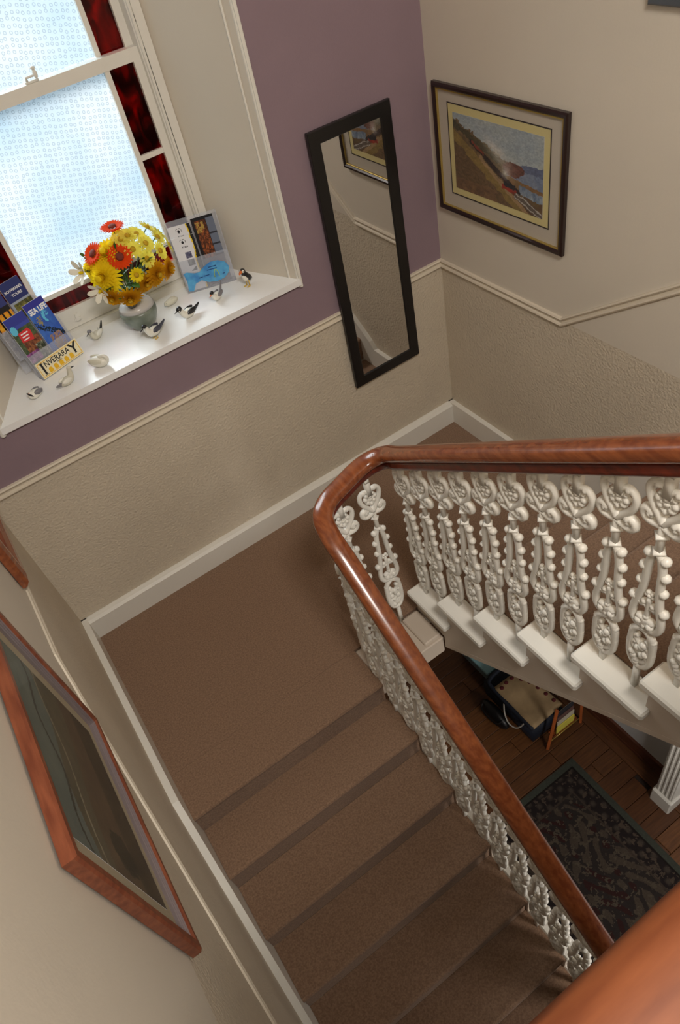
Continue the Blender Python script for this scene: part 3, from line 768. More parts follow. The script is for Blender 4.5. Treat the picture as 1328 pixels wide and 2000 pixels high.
obj('rim', m_, NAVY, bag, True)
for u, v in ((.16, .90), (.36, .93), (.57, .93), (.72, .80), (.82, .66), (.88, .50), (.92, .33), (.93, .15)):
    x, y, z = btop(u, v); obj('spot', MB().ell((x, y, z+.001), (.017, .017, .004), 10, 4), DR, bag, True)
m_ = MB().tube(spline([(2.122, -1.03, ZF+.20), (2.09, -1.07, ZF+.16), (2.07, -1.13, ZF+.12), (2.08, -1.19, ZF+.12), (2.105, -1.22, ZF+.15), (2.122, -1.235, ZF+.20)], 5), .006, 6)
obj('handle', m_, mat('white_cord', (196, 190, 180), .6), bag, True)
db = thing('handbag', 'black bag lying on the hall floor left of the spotted bag', 'bag', (2.05, -1.0, ZF))
m_ = MB().ell((2.055, -1.0, ZF+.075), (.055, .15, .075), 14, 8); obj('body', m_, mat('black_leather', (20, 18, 20), .4), db, True)
obj('strap', MB().tube(spline([(2.03, -.90, ZF+.13), (2.0, -.92, ZF+.12), (1.99, -1.0, ZF+.11), (2.0, -1.08, ZF+.11), (2.04, -1.1, ZF+.13)], 4), .007, 6), mat('black_leather', (20, 18, 20), .4), db, True)

# ------------------------------------------------------------------ window-sill things
ZS = 1.430
vase = thing('vase', 'grey green glazed pottery vase on the window sill holding the bouquet', 'vase', (1.03, .24, ZS))
VASEM = mat('grey_celadon_glaze', (128, 136, 124), .3, rgb2=(96, 105, 94), nscale=14)
VTOP = mat('pale_pink_grey_glaze', (190, 186, 182), .2)
VBR = mat('brown_glaze_patch', (92, 86, 74), .25, rgb2=(70, 72, 62), nscale=30)
vl = lambda r, z: (r, z)
vc = (1.03, .24, ZS)
obj('body', MB().lathe([(.042, 0), (.050, .004), (.072, .03), (.086, .06), (.090, .085), (.087, .104)], vc, 28), VASEM, vase, True)
obj('shoulder', MB().lathe([(.0870, .1045), (.078, .122), (.058, .142), (.040, .152), (.034, .158), (.033, .175), (.040, .192), (.044, .196), (.038, .194), (.028, .178), (.026, .15)], vc, 28), VTOP, vase, True)
obj('glaze_patch', MB().ell((1.03-.022, .24-.048, ZS+.146), (.026, .02, .022), 12, 7, Matrix.Rotation(.4, 3, 'X')), VBR, vase, True)['label'] = 'brown patch of glaze on the shoulder'

def petal_mat(name, rgb):
    m = mat(name, rgb, .7, spec=.15, noise=.10, nscale=30); n = m.node_tree; out = n.nodes['Material Output']; b = n.nodes['Principled BSDF']
    t = n.nodes.new('ShaderNodeBsdfTranslucent'); t.inputs[0].default_value = (*lin(rgb), 1); mx = n.nodes.new('ShaderNodeMixShader'); mx.inputs[0].default_value = .4
    n.links.new(b.outputs[0], mx.inputs[1]); n.links.new(t.outputs[0], mx.inputs[2]); n.links.new(mx.outputs[0], out.inputs[0]); return m
YEL = petal_mat('yellow_petal', (252, 228, 40)); PYEL = petal_mat('pale_yellow_petal', (252, 242, 110))
AMB = petal_mat('amber_petal', (220, 164, 24)); ORA = petal_mat('orange_petal', (240, 80, 20))
GOLD = mat('golden_centre', (186, 150, 20), .8); DKC = mat('dark_orange_centre', (110, 40, 24), .8)
GRN = mat('leaf_green', (66, 112, 44), .5, noise=.2, nscale=20); STEM = mat('stem_green', (70, 104, 46), .6); WPET = mat('white_petal', (236, 232, 216), .6)
def petal_ring(m_, n, r0, r1, w, lift, droop=0, ph=0):
    for k in range(n):
        a = ph+2*PI*k/n; ca, sa = math.cos(a), math.sin(a); ps = []
        for (rr, ww, zz) in ((r0, .35, 0), ((r0*.5+r1*.5), 1.0, lift*.6), (r1*.85+r0*.15, .85, lift*.9-droop*.5), (r1, .15, lift-droop)):
            for s_ in (-1, 1): ps.append((rr*ca-s_*ww*w*sa, rr*sa+s_*ww*w*ca, zz))
        b = [(0, 1, 3, 2), (2, 3, 5, 4), (4, 5, 7, 6)]
        m_.add(ps, b); 
FM = {}
def flower_meshes(kind):
    if kind in FM: return FM[kind]
    p, c = MB(), MB()
    if kind == 'daisy':
        petal_ring(p, 13, .006, .030, .0040, .004); petal_ring(p, 12, .006, .028, .004, .007, ph=.24); c.ell((0, 0, .004), (.009, .009, .005), 10, 5); ms = (PYEL, GOLD)
    elif kind == 'yellow daisy':
        petal_ring(p, 13, .005, .027, .004, .004); petal_ring(p, 12, .006, .024, .004, .008, ph=.24); c.ell((0, 0, .004), (.009, .009, .005), 10, 5); ms = (YEL, GOLD)
    elif kind == 'mum':
        for q in range(9): petal_ring(p, 26-2*q, .004, .062-.0058*q, .0048, -.010+.0055*q, ph=.3*q)
        c.ell((0, 0, .03), (.012, .012, .006), 10, 5); ms = (YEL, YEL)
    elif kind == 'amber':
        for q in range(6): petal_ring(p, 18-2*q, .004, .042-.0055*q, .0046, -.006+.005*q, ph=.3*q)
        c.ell((0, 0, .012), (.008, .008, .005), 10, 5); ms = (AMB, GOLD)
    elif kind == 'gerbera':
        petal_ring(p, 22, .010, .042, .0042, .004); petal_ring(p, 22, .010, .036, .004, .008, ph=.14); c.ell((0, 0, .005), (.014, .014, .006), 12, 5); ms = (ORA, DKC)
    elif kind == 'lily':
        petal_ring(p, 6, .002, .032, .008, .02); c.ell((0, 0, .006), (.004, .004, .008), 6, 5); ms = (WPET, YEL)
    FM[kind] = (mesh(p, ms[0], True, 'petals', False), mesh(c, ms[1], True, 'centre')); return FM[kind]
def flower(kind, name, label, pos, direction, scale=1.0, group=None):
    e = bpy.data.objects.new(name, None); COL.objects.link(e); e.location = pos; e.empty_display_size = .03
    tag(e, label, 'flower', group)
    scale *= 1.32
    q = Vector(direction).normalized().to_track_quat('Z', 'Y').to_euler()
    a, b = flower_meshes(kind)
    for nm, me in (('petals', a), ('centre', b)):
        o = child(nm, me, e, (0, 0, 0), q); o.scale = (scale,)*3
    neck = Vector((vc[0], vc[1], ZS+.188)); P0 = Vector(pos); d = Vector(direction).normalized()
    neck += Vector((pos[0]-vc[0], pos[1]-vc[1], 0))*.06
    mid = (P0-d*.05)*.7+neck*.3
    obj('stem', MB().tube(spline([tuple(P0-d*.002), tuple(P0-d*.03), tuple(mid), tuple(neck)], 3), .0022, 5), STEM, e, True)
    return e
# positions are spread over a dome facing the stairs
BC = Vector((1.06, .235, 1.722))
def dome(az, el, r=.15, kx=1.15):
    a, e = math.radians(az), math.radians(el)
    d = Vector((math.sin(a)*math.cos(e)*kx, -math.cos(a)*math.cos(e)*.8, math.sin(e)))
    return BC+d*r, Vector((math.sin(a)*math.cos(e), -math.cos(a)*math.cos(e), math.sin(e)))
FL = [('gerbera', 'orange_gerbera', 'orange gerbera at the very top of the bouquet', 20, 84, .195, 1.0, None),
      ('gerbera', 'orange_gerbera', 'orange gerbera facing outward in the middle of the bouquet', -12, 38, .165, 1.05, None),
      ('gerbera', 'orange_gerbera', 'orange gerbera on the upper left side of the bouquet', -70, 50, .17, 1.0, None),
      ('mum', 'yellow_chrysanthemum', 'large shaggy yellow chrysanthemum on the lower left of the bouquet', -48, 16, .155, 1.1, None),
      ('mum', 'yellow_chrysanthemum', 'large shaggy yellow chrysanthemum high on the left of the bouquet', -42, 52, .145, 1.0, None),
      ('mum', 'yellow_chrysanthemum', 'shaggy yellow chrysanthemum far left beside the orange gerbera', -82, 28, .145, .85, None),
      ('mum', 'yellow_chrysanthemum', 'shaggy yellow chrysanthemum behind the top orange gerbera', 150, 70, .13, .9, None),
      ('mum', 'yellow_chrysanthemum', 'shaggy yellow chrysanthemum left of the middle orange gerbera', -25, 62, .14, .8, None)]
DL = ['touching the right side of the middle orange gerbera', 'in the centre of the right half of the bouquet', 'high on the right shoulder of the bouquet', 'just right of the topmost orange gerbera',
      'at the right, level with the middle gerbera', 'low on the right above the amber flowers', 'directly right of the low bright yellow daisy', 'between the top and middle orange gerberas',
      'at the upper right edge nearest the leaflet stand', 'at the lower right edge of the bouquet', 'furthest right in the bouquet']
for az, el, r in ((14, 40, .165), (36, 36, .18), (52, 56, .17), (30, 62, .17), (62, 30, .19), (48, 16, .18), (24, 18, .165), (8, 64, .165), (78, 46, .19), (76, 10, .19), (95, 24, .19)):
    FL.append(('daisy', 'pale_yellow_daisy', 'pale yellow daisy '+DL.pop(0), az, el, r, 1.1, 'pale yellow daisies in the bouquet'))
FL.append(('yellow daisy', 'yellow_daisy', 'single bright yellow daisy low in the front of the bouquet', 0, 4, .16, 1.0, None))
for az, el, r, s, lb in ((-22, -28, .17, 1.2, 'amber chrysanthemum hanging low at the front left over the vase'), (-44, -18, .175, 1.0, 'amber chrysanthemum at the lower left edge of the bouquet'), (28, -10, .17, 1.2, 'amber chrysanthemum low on the right just above the vase'), (52, -14, .18, 1.1, 'amber chrysanthemum at the lower right edge of the bouquet'), (10, -20, .15, 1.0, 'small amber chrysanthemum right above the vase neck')):
    FL.append(('amber', 'amber_chrysanthemum', lb, az, el, r, s, None))
for kind, nm, lb, az, el, r, s, g in FL:
    p_, d_ = dome(az, el, r); flower(kind, nm, lb, tuple(p_), tuple(d_), s, g)
flower('lily', 'white_lily', 'white lily flower sticking out at the far left of the bouquet', (.865, .20, 1.80), (-.8, -.4, .4), 1.3)
flower('lily', 'white_lily', 'white lily flower low on the left of the bouquet', (.90, .17, 1.71), (-.7, -.6, -.1), 1.3)
flower('lily', 'white_lily', 'small white lily bud half hidden behind the amber chrysanthemums', (.95, .15, 1.665), (-.4, -.8, -.3), .9)
# foliage: sprigs
def leaf(m_, p, d, L, w, up=(0, 0, 1)):
    p = Vector(p); d = Vector(d).normalized(); s_ = d.cross(Vector(up)).normalized(); n_ = s_.cross(d)
    pts = [p]
    for t, ww, h in ((.3, .8, .04), (.6, 1.0, .03), (.85, .5, -.02)):
        for q in (-1, 1): pts.append(p+d*L*t+s_*(w*ww*q)+n_*(h*L))
    pts.append(p+d*L-n_*(L*.08))
    m_.add(pts, [(0, 1, 2), (1, 3, 4, 2), (3, 5, 6, 4), (5, 7, 6)])
def sprig(label, base, tip, n, L, w, seed):
    rnd = random.Random(seed); e = thing('foliage_sprig', label, 'foliage', tuple(base)); b = Vector(base); t = Vector(tip)
    path = spline([tuple(b), tuple(b*.5+t*.5+Vector((0, 0, .02))), tuple(t)], 4)
    obj('stem', MB().tube(path, .002, 5), STEM, e, True)
    for i in range(n):
        f = .35+.65*i/(n-1); p_ = b.lerp(t, f); d_ = (t-b).normalized()+Vector((rnd.uniform(-1, 1), rnd.uniform(-1, .3), rnd.uniform(-.6, 1)))*.9
        m_ = MB(); leaf(m_, p_, d_, L*rnd.uniform(.8, 1.1), w)
        obj('leaf', m_, GRN, e, True)
nk = (1.02, .23, 1.625)
sprig('leafy green sprig reaching out at the left of the bouquet', nk, (.885, .20, 1.80), 6, .05, .012, 1)
sprig('slim green shoot rising at the top of the bouquet', nk, (1.03, .12, 1.90), 5, .05, .006, 2)
sprig('broad green leaves drooping on the lower left of the bouquet', nk, (.93, .14, 1.70), 4, .07, .018, 3)
sprig('dark green leaves deep between the yellow daisies', nk, (1.12, .12, 1.76), 7, .06, .016, 4)
sprig('dark green leaves under the chrysanthemums at the front', nk, (1.03, .12, 1.70), 7, .06, .016, 5)
sprig('thin green leaves at the right behind the daisies', nk, (1.17, .20, 1.74), 5, .05, .012, 6)
sprig('small lone green leaf sprig left of the orange gerbera', nk, (.90, .22, 1.85), 3, .035, .009, 8)

# ---- birds
BW = mat('bird_white', (226, 224, 212), .4); BK = mat('bird_black', (24, 22, 24), .35); BG = mat('bird_grey', (120, 118, 122), .4)
BS = mat('bird_slate', (58, 60, 74), .4); BR = mat('bird_orange', (214, 110, 40), .45); BY = mat('bird_straw', (206, 176, 96), .6); BCM = mat('bird_cream', (206, 202, 184), .5); PNK = mat('bird_pink', (214, 150, 140), .5)
def bird(label, name, x, y, heading, parts, s=1.0):
    e = thing(name, label, 'bird figurine', (x, y, ZS)); R = Matrix.Rotation(math.radians(heading), 4, 'Z')@Matrix.Scale(s, 4)
    M = Matrix.Translation((x, y, ZS))@R
    for nm, mt, fn in parts:
        m_ = MB(); fn(m_); m_.xf(M); obj(nm, m_, mt, e, True)
    return e
def loft(path, r, flat=1.0, n=12): return lambda m_: m_.tube(spline(path, 4), _ip(r, 4), n, up=(0, 1, 0), flat=flat)
def _ip(r, k):
    out = []
    for i in range(len(r)-1):
        for q in range(k): out.append(r[i]+(r[i+1]-r[i])*q/k)
    return out+[r[-1]]
def E_(c, r, rot=None): return lambda m_: m_.ell(c, r, 10, 7, rot)
def both(fn): 
    def g(m_): fn(m_, 1); fn(m_, -1)
    return g
RY = lambda a: Matrix.Rotation(math.radians(a), 3, 'Y')
def sitting(bodym, capm, wingm, tailm, billm, neck=.0, tail_up=0, extra=()):
    # bird faces +x, body ~9 cm long
    body = [(-.040, 0, .022), (-.028, 0, .020), (-.008, 0, .020), (.014, 0, .022), (.026, 0, .034), (.030, 0, .048+neck), (.036, 0, .056+neck), (.044, 0, .055+neck)]
    P = [('body', bodym, loft(body, [.004, .012, .0195, .0185, .013, .0105, .011, .004])),
         ('wings', wingm, both(lambda m_, s_: m_.ell((-.010, s_*.013, .027), (.030, .008, .012), 10, 6, RY(8)))),
         ('tail', tailm, loft([(-.035, 0, .022), (-.050, 0, .025+tail_up*.5), (-.066, 0, .030+tail_up)], [.009, .007, .003], .5)),
         ('cap', capm, E_((.0345, 0, .060+neck), (.0115, .0108, .009))),
         ('bill', billm, loft([(.042, 0, .055+neck), (.052, 0, .053+neck), (.062, 0, .050+neck)], [.004, .003, .001], .8, 6)),
         ('eyes', BK, both(lambda m_, s_: m_.ell((.039, s_*.009, .057+neck), (.0018, .0018, .0018), 6, 4)))]
    return P+list(extra)
feet = ('feet', BY, both(lambda m_, s_: (m_.tube([(.0, s_*.008, .012), (.0, s_*.008, .002)], .0025, 5), m_.ell((.006, s_*.008, .002), (.010, .005, .002), 8, 4))))
def lower(P, dz): return [(n_, m2, (lambda f: lambda m_: (f(m_), m_.xf(Matrix.Translation((0, 0, dz)))))(f)) for n_, m2, f in P]
bird('black and white curled bird ornament at the far left end of the sill', 'bird_figurine', .424, .082, 200,
     [('body', BW, loft([(-.034, 0, .016), (-.02, 0, .018), (.0, 0, .020), (.018, 0, .020), (.030, 0, .018)], [.004, .016, .020, .018, .006])),
      ('wings', BG, both(lambda m_, s_: m_.ell((-.012, s_*.013, .026), (.024, .010, .012), 10, 6))),
      ('head_band', BK, lambda m_: m_.tube([(.020+.013*math.cos(2*PI*k/14)*.6, .015*math.sin(2*PI*k/14), .026+.010*math.cos(2*PI*k/14)) for k in range(14)], .0035, 6, closed=True)),
      ('head', BW, E_((.016, 0, .030), (.013, .012, .011))), ('cheek', PNK, E_((.024, .002, .034), (.006, .006, .005)))], 1.05)
bird('white tern ornament with dark tail tip in front of the leaflet stand', 'bird_figurine', .575, .060, 25,
     lower(sitting(BCM, BCM, BW, BG, BK, .004, .0), 0), 1.0)
bird('round white swan ornament with dark bill tucked on its back', 'bird_figurine', .741, .072, -40,
     [('body', BW, loft([(-.045, 0, .026), (-.03, 0, .026), (-.005, 0, .026), (.02, 0, .024), (.036, 0, .020)], [.010, .022, .0265, .023, .010])),
      ('wings', BCM, both(lambda m_, s_: m_.ell((-.012, s_*.018, .036), (.034, .010, .015), 10, 6, RY(10)))),
      ('neck', BW, loft([(.034, 0, .024), (.040, 0, .040), (.028, 0, .052), (.010, 0, .050), (.0, .006, .046)], [.009, .008, .008, .009, .006])),
      ('bill', BR, loft([(.012, .010, .050), (.022, .014, .047), (.030, .015, .043)], [.004, .0035, .002], .8, 6)), ('mask', BK, E_((.012, .009, .052), (.004, .003, .003)))], 1.05)
bird('white tern ornament with black tail raised behind the swan', 'bird_figurine', .815, .325, 215,
     lower(sitting(BCM, BG, BW, BK, BK, .0, .028), 0), 1.0)
bird('slate backed diving duck ornament with yellow feet in front of the vase', 'bird_figurine', 1.03, .085, 198,
     lower(sitting(BW, BK, BS, BS, BK, .0, .006), .012)+[feet], 1.15)
bird('small cream curled bird ornament behind the goldeneye duck', 'bird_figurine', 1.215, .305, 190,
     [('body', BCM, loft([(-.036, 0, .016), (-.02, 0, .018), (.0, 0, .019), (.02, 0, .018), (.034, 0, .018), (.042, 0, .016)], [.006, .015, .018, .015, .012, .004])),
      ('wings', BCM, both(lambda m_, s_: m_.ell((-.01, s_*.011, .024), (.024, .008, .010), 10, 6))),
      ('eyes', BK, both(lambda m_, s_: m_.ell((.034, s_*.008, .025), (.002, .002, .002), 6, 4)))], 1.0)
bird('black and white goldeneye duck ornament in the middle right of the sill', 'bird_figurine', 1.225, .120, 195,
     lower(sitting(BW, BK, BK, BK, BK, .0, .004, [('head', BK, E_((.036, 0, .056), (.0135, .012, .0115))), ('cheek_spot', BW, both(lambda m_, s_: m_.ell((.043, s_*.010, .054), (.003, .002, .003), 6, 4)))]), 0), 1.15)
bird('white gull ornament with black cap and raised grey tail', 'bird_figurine', 1.40, .150, 215,
     lower(sitting(BW, BK, BG, BG, BR, -.004, .034), 0), 1.0)
bird('upright puffin ornament with orange bill at the right end', 'puffin_figurine', 1.572, .143, 205,
     [('body', BK, loft([(-.028, 0, .022), (-.022, 0, .030), (-.008, 0, .040), (.006, 0, .058), (.012, 0, .074), (.014, 0, .086), (.014, 0, .092)], [.004, .012, .0165, .016, .012, .0125, .006])),
      ('breast', BW, loft([(-.006, 0, .026), (.006, 0, .040), (.014, 0, .056), (.014, 0, .064)], [.006, .0135, .0125, .006])),
      ('face', BW, both(lambda m_, s_: m_.ell((.018, s_*.006, .083), (.008, .007, .008), 8, 6))),
      ('bill', BR, loft([(.024, 0, .083), (.034, 0, .080), (.042, 0, .076)], [.008, .006, .002], 1.0, 6)),
      ('eyes', BK, both(lambda m_, s_: m_.ell((.022, s_*.0125, .085), (.002, .0016, .002), 6, 4))),
      ('feet', BY, both(lambda m_, s_: (m_.tube([(.0, s_*.008, .030), (.002, s_*.009, .003)], .003, 5), m_.ell((.010, s_*.010, .003), (.014, .006, .003), 8, 4)))),
      ('tail', BK, loft([(-.022, 0, .028), (-.034, 0, .020)], [.007, .003], .6))], 1.05)

# ---- leaflet stands
def stand_axes(A, B, lean):
    A = Vector((*A, ZS)); B = Vector((*B, ZS)); ex = (B-A).normalized(); n_ = Vector((-ex.y, ex.x, 0)); up = Vector((0, 0, math.cos(lean)))+n_*math.sin(lean)
    return A, ex, up.normalized(), n_, (B-A).length
def slab(A, ex, up, nn, u0, u1, v0, v1, d0, d1):
    """box in stand axes; d measured backward (along nn)"""
    q = [A+ex*u+up*v+nn*d for d in (d0, d1) for v in (v0, v1) for u in (u0, u1)]
    return MB().add(q, [(0, 1, 3, 2), (4, 6, 7, 5), (0, 4, 5, 1), (2, 3, 7, 6), (0, 2, 6, 4), (1, 5, 7, 3)])
def merge(*ms):
    m_ = MB()
    for q in ms: m_.add(q.v, q.f)
    return m_
def place_text(txt, size, mt, parent, o_, ex, up, bold=0, name='lettering', sx=1, sy=1):
    me = text_mesh(txt, size, mt, bold); o = bpy.data.objects.new(name, me); COL.objects.link(o); o.parent = parent
    nn = ex.cross(up); M = Matrix(((ex.x*sx, up.x*sy, nn.x), (ex.y*sx, up.y*sy, nn.y), (ex.z*sx, up.z*sy, nn.z)))
    base = Vector((0, 0, 0)); p = parent
    while p is not None: base += Vector(p.location); p = p.parent
    o.matrix_local = Matrix.Translation(Vector(o_)-base)@M.to_4x4(); return o
WT = mat('white_print', (238, 238, 240), .5); REDP = mat('red_print', (206, 40, 44), .5); YP = mat('yellow_print', (228, 178, 20), .5); CRP = mat('cream_print', (232, 222, 186), .5); BKP = INK
def leaflet(name, label, A, ex, up, nn, u0, v0, w, h, d, fn, nx=36, ny=70, group=None):
    o_ = A+ex*u0+up*v0+nn*d
    t = thing(name, label, 'leaflet', tuple(o_), group)
    painted('cover', o_, ex, up, w, h, fn, nx, ny, t, .0015)
    bk = [o_+ex*a+up*b+nn*(c_) for c_ in (.002, .010) for b in (0, h*.99) for a in (.001, w-.001)]
    obj('pages', MB().add(bk, [(0, 1, 3, 2), (4, 6, 7, 5), (0, 4, 5, 1), (2, 3, 7, 6), (0, 2, 6, 4), (1, 5, 7, 3)]), WT, t)
    return t, o_
# left stand
A, ex, up, nn, wd = stand_axes((.490, .186), (.712, .257), .30)
ls = thing('leaflet_stand', 'two tier clear acrylic leaflet stand at the left end of the sill', 'leaflet stand', tuple(A))
obj('tray', merge(slab(A, ex, up, nn, 0, wd, 0, .003, 0, .045), slab(A, ex, up, nn, 0, wd, 0, .20, .044, .047), slab(A, ex, up, nn, 0, .003, 0, .20, 0, .044), slab(A, ex, up, nn, wd-.003, wd, 0, .20, 0, .044),
      slab(A, ex, up, nn, .113, .116, 0, .20, .004, .044), slab(A, ex, up, nn, 0, wd, 0, .12, 0, .003)), ACRYL, ls)
A2 = A+nn*.055+up*.10-ex*.02
obj('tray', merge(slab(A2, ex, up, nn, 0, wd, 0, .003, 0, .045), slab(A2, ex, up, nn, 0, wd, -.08, .22, .044, .047), slab(A2, ex, up, nn, 0, .003, 0, .20, 0, .044), slab(A2, ex, up, nn, wd-.003, wd, 0, .20, 0, .044),
      slab(A2, ex, up, nn, 0, wd, 0, .14, 0, .003)), ACRYL, ls)
def attractions(u, v):
    n = fbm(u*14, v*28, 41)
    c = (52, 62, 150) if v > .86 else (44, 92, 76)
    if v > .80 and v < .86: c = (60, 74, 168)
    if v < .80: c = mixc((40, 60, 44), (98, 108, 70), n*1.4-.2)
    if .35 < v < .62 and u > .2: c = mixc((70, 30, 26), (170, 110, 66), n*1.8-.4)
    if .25 < v < .42 and u < .62: c = mixc((92, 44, 96), (186, 120, 176), n*1.8-.4)
    if .25 < v < .48 and u >= .62: c = mixc((40, 50, 36), (196, 190, 170), n*1.8-.5)
    if v < .25: c = mixc((44, 96, 70), (60, 122, 92), n)
    if (u-.16)**2+((v-.80)*1.9)**2 < .02: c = (96, 190, 222)
    return c
t1, o1 = leaflet('leaflet', 'green leaflet with red badge in the front left pocket', A, ex, up, nn, .006, .006, .104, .215+.075, .012, attractions)
b0 = o1+ex*.050+up*.185-nn*.0012
obj('badge', MB().add([b0-ex*.030-up*.012-nn*.0008, b0+ex*.026-up*.022-nn*.0008, b0+ex*.034+up*.018-nn*.0008, b0+ex*.026+up*.034-nn*.0008, b0-ex*.026+up*.030-nn*.0008, b0-ex*.030-up*.012+nn*.0006, b0+ex*.026-up*.022+nn*.0006, b0+ex*.034+up*.018+nn*.0006, b0+ex*.026+up*.034+nn*.0006, b0-ex*.026+up*.030+nn*.0006],
    [(0, 1, 2, 3, 4), (9, 8, 7, 6, 5), (0, 5, 6, 1), (1, 6, 7, 2), (2, 7, 8, 3), (3, 8, 9, 4), (4, 9, 5, 0)]), REDP, t1)['label'] = 'red badge'
for i in range(3): 
    c_ = b0+up*(.018-.013*i)-nn*.0012; obj('lettering', slab(c_, ex, up, nn, -.018, .018-.004*i, 0, .005, -.0006, 0), WT, t1)
def sealife(u, v):
    n = fbm(u*12, v*22, 51); n2 = fbm(u*26, v*50, 53)
    c = mixc((40, 74, 170), (70, 120, 200), fbm(u*4, v*6, 50)*1.4-.2)
    if v > .90: c = (52, 54, 150)
    if (u-.66)**2*1.2+((v-.73)*2.0)**2 < .035 and n > .42: c = (96, 190, 226)
    if (u-.30)**2*2+((v-.72)*2)**2 < .03 and n > .45: c = (150, 140, 90)
    if abs(v-.52+.3*(u-.5)) < .05 and n2 > .4: c = (20, 40, 60)
    if .20 < v < .46 and abs(u-.55) < .3-.3*abs(v-.33) and n2 > .42: c = mixc((190, 150, 120), (110, 90, 80), n)
    if (u-.45)**2*3+((v-.14)*2.2)**2 < .02: c = mixc((210, 120, 96), (160, 100, 120), n)
    return c
t2, o2 = leaflet('leaflet', 'blue sea life leaflet in the front right pocket', A, ex, up, nn, .119, .006, .104, .30, .012, sealife)
place_text('SEA LIFE', .030, WT, t2, o2+ex*.054+up*.258-nn*.002, ex, up, .0012, sx=.86, sy=1.15)
# town sign strip on the front
sg = A-nn*.0015
o_ = obj('sign', slab(sg, ex, up, nn, .004, wd+.004, .004, .080, -.0015, .0), CRP, ls); o_['label'] = 'cream and yellow strip reading Inveraray'
lb = merge(slab(sg, ex, up, nn, .009, wd-.001, .009, .0115, -.0022, -.0016), slab(sg, ex, up, nn, .009, wd-.001, .0725, .075, -.0022, -.0016), slab(sg, ex, up, nn, .009, .0115, .0116, .0724, -.0022, -.0016), slab(sg, ex, up, nn, wd-.0035, wd-.001, .0116, .0724, -.0022, -.0016))
for k in range(5):
    u0 = .048+.030*k; c_ = sg
    lb = merge(lb, slab(c_, ex, up, nn, u0, u0+.020, .014, .028, -.0022, -.0016))
    fan = [sg+ex*(u0+.010+.010*math.cos(PI*q/6))+up*(.028+.010*math.sin(PI*q/6))-nn*d for d in (.0022, .0016) for q in range(7)]
    lb = merge(lb, MB().add(fan, [tuple(range(7)), tuple(range(13, 6, -1))]+[(q, q+7, q+8, q+1) for q in range(6)]))
obj('sign_border', lb, YP, ls)['label'] = 'yellow border and arches'
tx = sg-nn*.0022
place_text('I', .075, BKP, ls, tx+ex*.029+up*.043, ex, up, .0012)
place_text('NVERARA', .036, BKP, ls, tx+ex*.112+up*.055, ex, up, .0003, sx=.88)
place_text('Y', .070, BKP, ls, tx+ex*.205+up*.046, ex, up, .0012)
for q in (.019, .039):
    dy_ = q
ser = merge(slab(tx, ex, up, nn, .019, .039, .0155, .0175, -.0005, .0003), slab(tx, ex, up, nn, .019, .039, .0685, .0705, -.0005, .0003))
obj('lettering', ser, BKP, ls)
place_text('ARGYLL', .008, BKP, ls, tx+ex*.118+up*.0385, ex, up)
# rear leaflets
def rear1(u, v):
    n = fbm(u*12, v*26, 61)
    c = (42, 52, 110)
    if v < .70: c = (150, 160, 176)
    if .36 < v < .66 and u > .12: c = mixc((48, 52, 30), (150, 140, 70), n*1.6-.3)
    return c
t3, o3 = leaflet('leaflet', 'navy blue leaflet with green photo in the rear right pocket', A2, ex, up, nn, .118, .006, .104, .30, .012, rear1, 36, 60)
place_text("BOWMAN'S", .017, WT, t3, o3+ex*.052+up*.258-nn*.002, ex, up, .0003)
place_text('TOURS', .017, WT, t3, o3+ex*.056+up*.236-nn*.002, ex, up, .0003)
def rear2(u, v):
    n = fbm(u*12, v*26, 71)
    c = (52, 60, 120) if v > .78 else (26, 24, 28)
    if v < .70 and v > .45: c = mixc((210, 110, 20), (240, 200, 60), n) if abs(math.sin(u*11)) > .45 else (30, 20, 20)
    if v < .45: c = mixc((180, 170, 150), (70, 60, 60), n*1.5-.2)
    return c
leaflet('leaflet', 'black and orange leaflet in the rear left pocket', A2, ex, up, nn, .006, .006, .104, .28, .012, rear2, 36, 60)

# right stand
A, ex, up, nn, wd = stand_axes((1.318, .330), (1.556, .245), .16)
rs_ = thing('leaflet_stand', 'clear acrylic leaflet stand with blue fish emblem beside the puffin', 'leaflet stand', tuple(A))
H2 = .335
obj('tray', merge(slab(A, ex, up, nn, 0, wd, 0, .003, 0, .045), slab(A, ex, up, nn, 0, wd, 0, H2, .042, .045), slab(A, ex, up, nn, 0, .003, 0, .26, 0, .042), slab(A, ex, up, nn, wd-.003, wd, 0, H2, 0, .042),
      slab(A, ex, up, nn, .119, .122, 0, .25, .004, .042), slab(A, ex, up, nn, 0, wd, 0, .16, 0, .003)), ACRYL, rs_)
def whiteleaf(u, v):
    n = fbm(u*10, v*20, 81)
    c = (224, 224, 230)
    e = .80+.05*math.sin(v*9+.5)
    if u > e: c = (232, 200, 50)
    if u > e+.05: c = (36, 34, 36)
    if .60 < v < .72 and .38 < u < .68: c = mixc((60, 60, 90), (150, 150, 170), n*1.6-.3)
    if .46 < v < .57 and .40 < u < .70: c = mixc((60, 60, 70), (150, 150, 150), n*1.6-.3)
    if .36 < v < .43 and .44 < u < .70 and v < .36+(u-.44)*.3: c = (50, 60, 60)
    d = math.hypot((u-.45), (v-.90)*2.1)
    if .11 < d < .13 and v > .89: c = (120, 120, 124)
    if d < .05: c = (30, 30, 34)
    if .80 < v < .825 and .36 < u < .60 and math.sin(u*120) > -.3: c = (50, 50, 56)
    return c
leaflet('leaflet', 'white leaflet with black bird logo in the front of the left pocket', A, ex, up, nn, .006, .006, .110, .262, .008, whiteleaf)
leaflet('leaflet', 'white leaflet with bird logo peeping out behind the front one', A, ex, up, nn, .000+.004, .04, .110, .275, .024, whiteleaf)
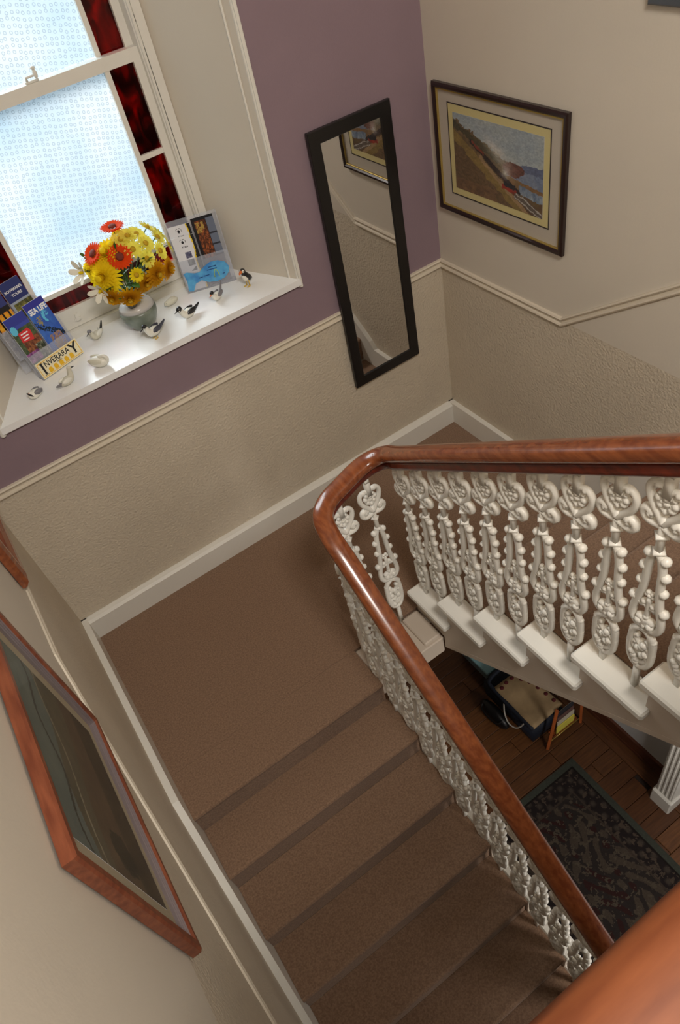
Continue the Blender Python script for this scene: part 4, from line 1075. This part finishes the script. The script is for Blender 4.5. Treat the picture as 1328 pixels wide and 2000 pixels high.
def darkleaf(u, v):
    n = fbm(u*9, v*20, 91); n2 = fbm(u*22, v*44, 93)
    c = (30, 28, 32)
    if .12 < u < .62 and .40 < v < .95: c = mixc((44, 24, 18), (176, 96, 50), n2*1.9-.5)
    if .12 < u < .5 and .78 < v < .93 and n > .5: c = (170, 140, 70)
    if u > .64 and v > .42: c = (104, 112, 130)
    if u > .62 and (abs(v-.74) < .012 or abs(v-.58) < .012): c = (44, 46, 54)
    if v < .40: c = mixc((90, 90, 104), (116, 104, 112), n)
    if v > .96: c = (26, 26, 30)
    return c
leaflet('leaflet', 'dark leaflet with warm interior photo in the right pocket', A, ex, up, nn, .124, .006, .108, .325, .016, darkleaf, 40, 80)
# fish emblem on front
def fish_outline():
    pts = [(.006, .012), (.030, .006), (.052, .040), (.085, .048), (.115, .030), (.160, .022), (.200, .030), (.228, .052), (.236, .078), (.222, .104), (.190, .120), (.150, .122), (.115, .108), (.085, .088), (.060, .090), (.024, .104), (.008, .100), (.014, .06)]
    return pts
fo = fish_outline(); n_ = len(fo)
q = [A+ex*u+up*v-nn*d for d in (.0018, .0004) for u, v in fo]
fm = MB().add(q, [tuple(range(n_)), tuple(range(2*n_-1, n_-1, -1))]+[(i, i+n_, (i+1) % n_+n_, (i+1) % n_) for i in range(n_)])
FISHM = mat('fish_emblem_blue', (96, 178, 222), .35, rgb2=(62, 132, 200), nscale=22)
obj('fish_emblem', fm, FISHM, rs_)['label'] = 'light blue fish shaped emblem'
am = MB()
for u0, c_ in ((.165, 0),): 
    am.tube([A+ex*(u0+.010*math.cos(PI*k/8)*1.2)+up*(.045+.035*math.sin(PI*k/8))-nn*.0024 for k in range(9)], .0022, 5)
obj('emblem_arch', am, mat('emblem_green_yellow', (168, 196, 96), .4), rs_, True)
tm = MB()
for k, (u0, v0, L_) in enumerate(((.10, .062, .03), (.125, .085, .05), (.135, .097, .04), (.075, .06, .02), (.195, .05, .012))): tm = merge(tm, slab(A, ex, up, nn, u0, u0+L_, v0, v0+.004, -.0026, -.0019))
obj('emblem_lettering', tm, mat('emblem_navy', (30, 70, 130), .4), rs_)

# pendant/ceiling fitting that gives the lamp light
cl = thing('ceiling_light', 'flat square ceiling light above the stairwell', 'light', (.8, -3.55, 4.70))
obj('housing', MB().box(.35, 1.25, -4.0, -3.1, 4.66, 4.749, bev=.01), WHITE, cl)
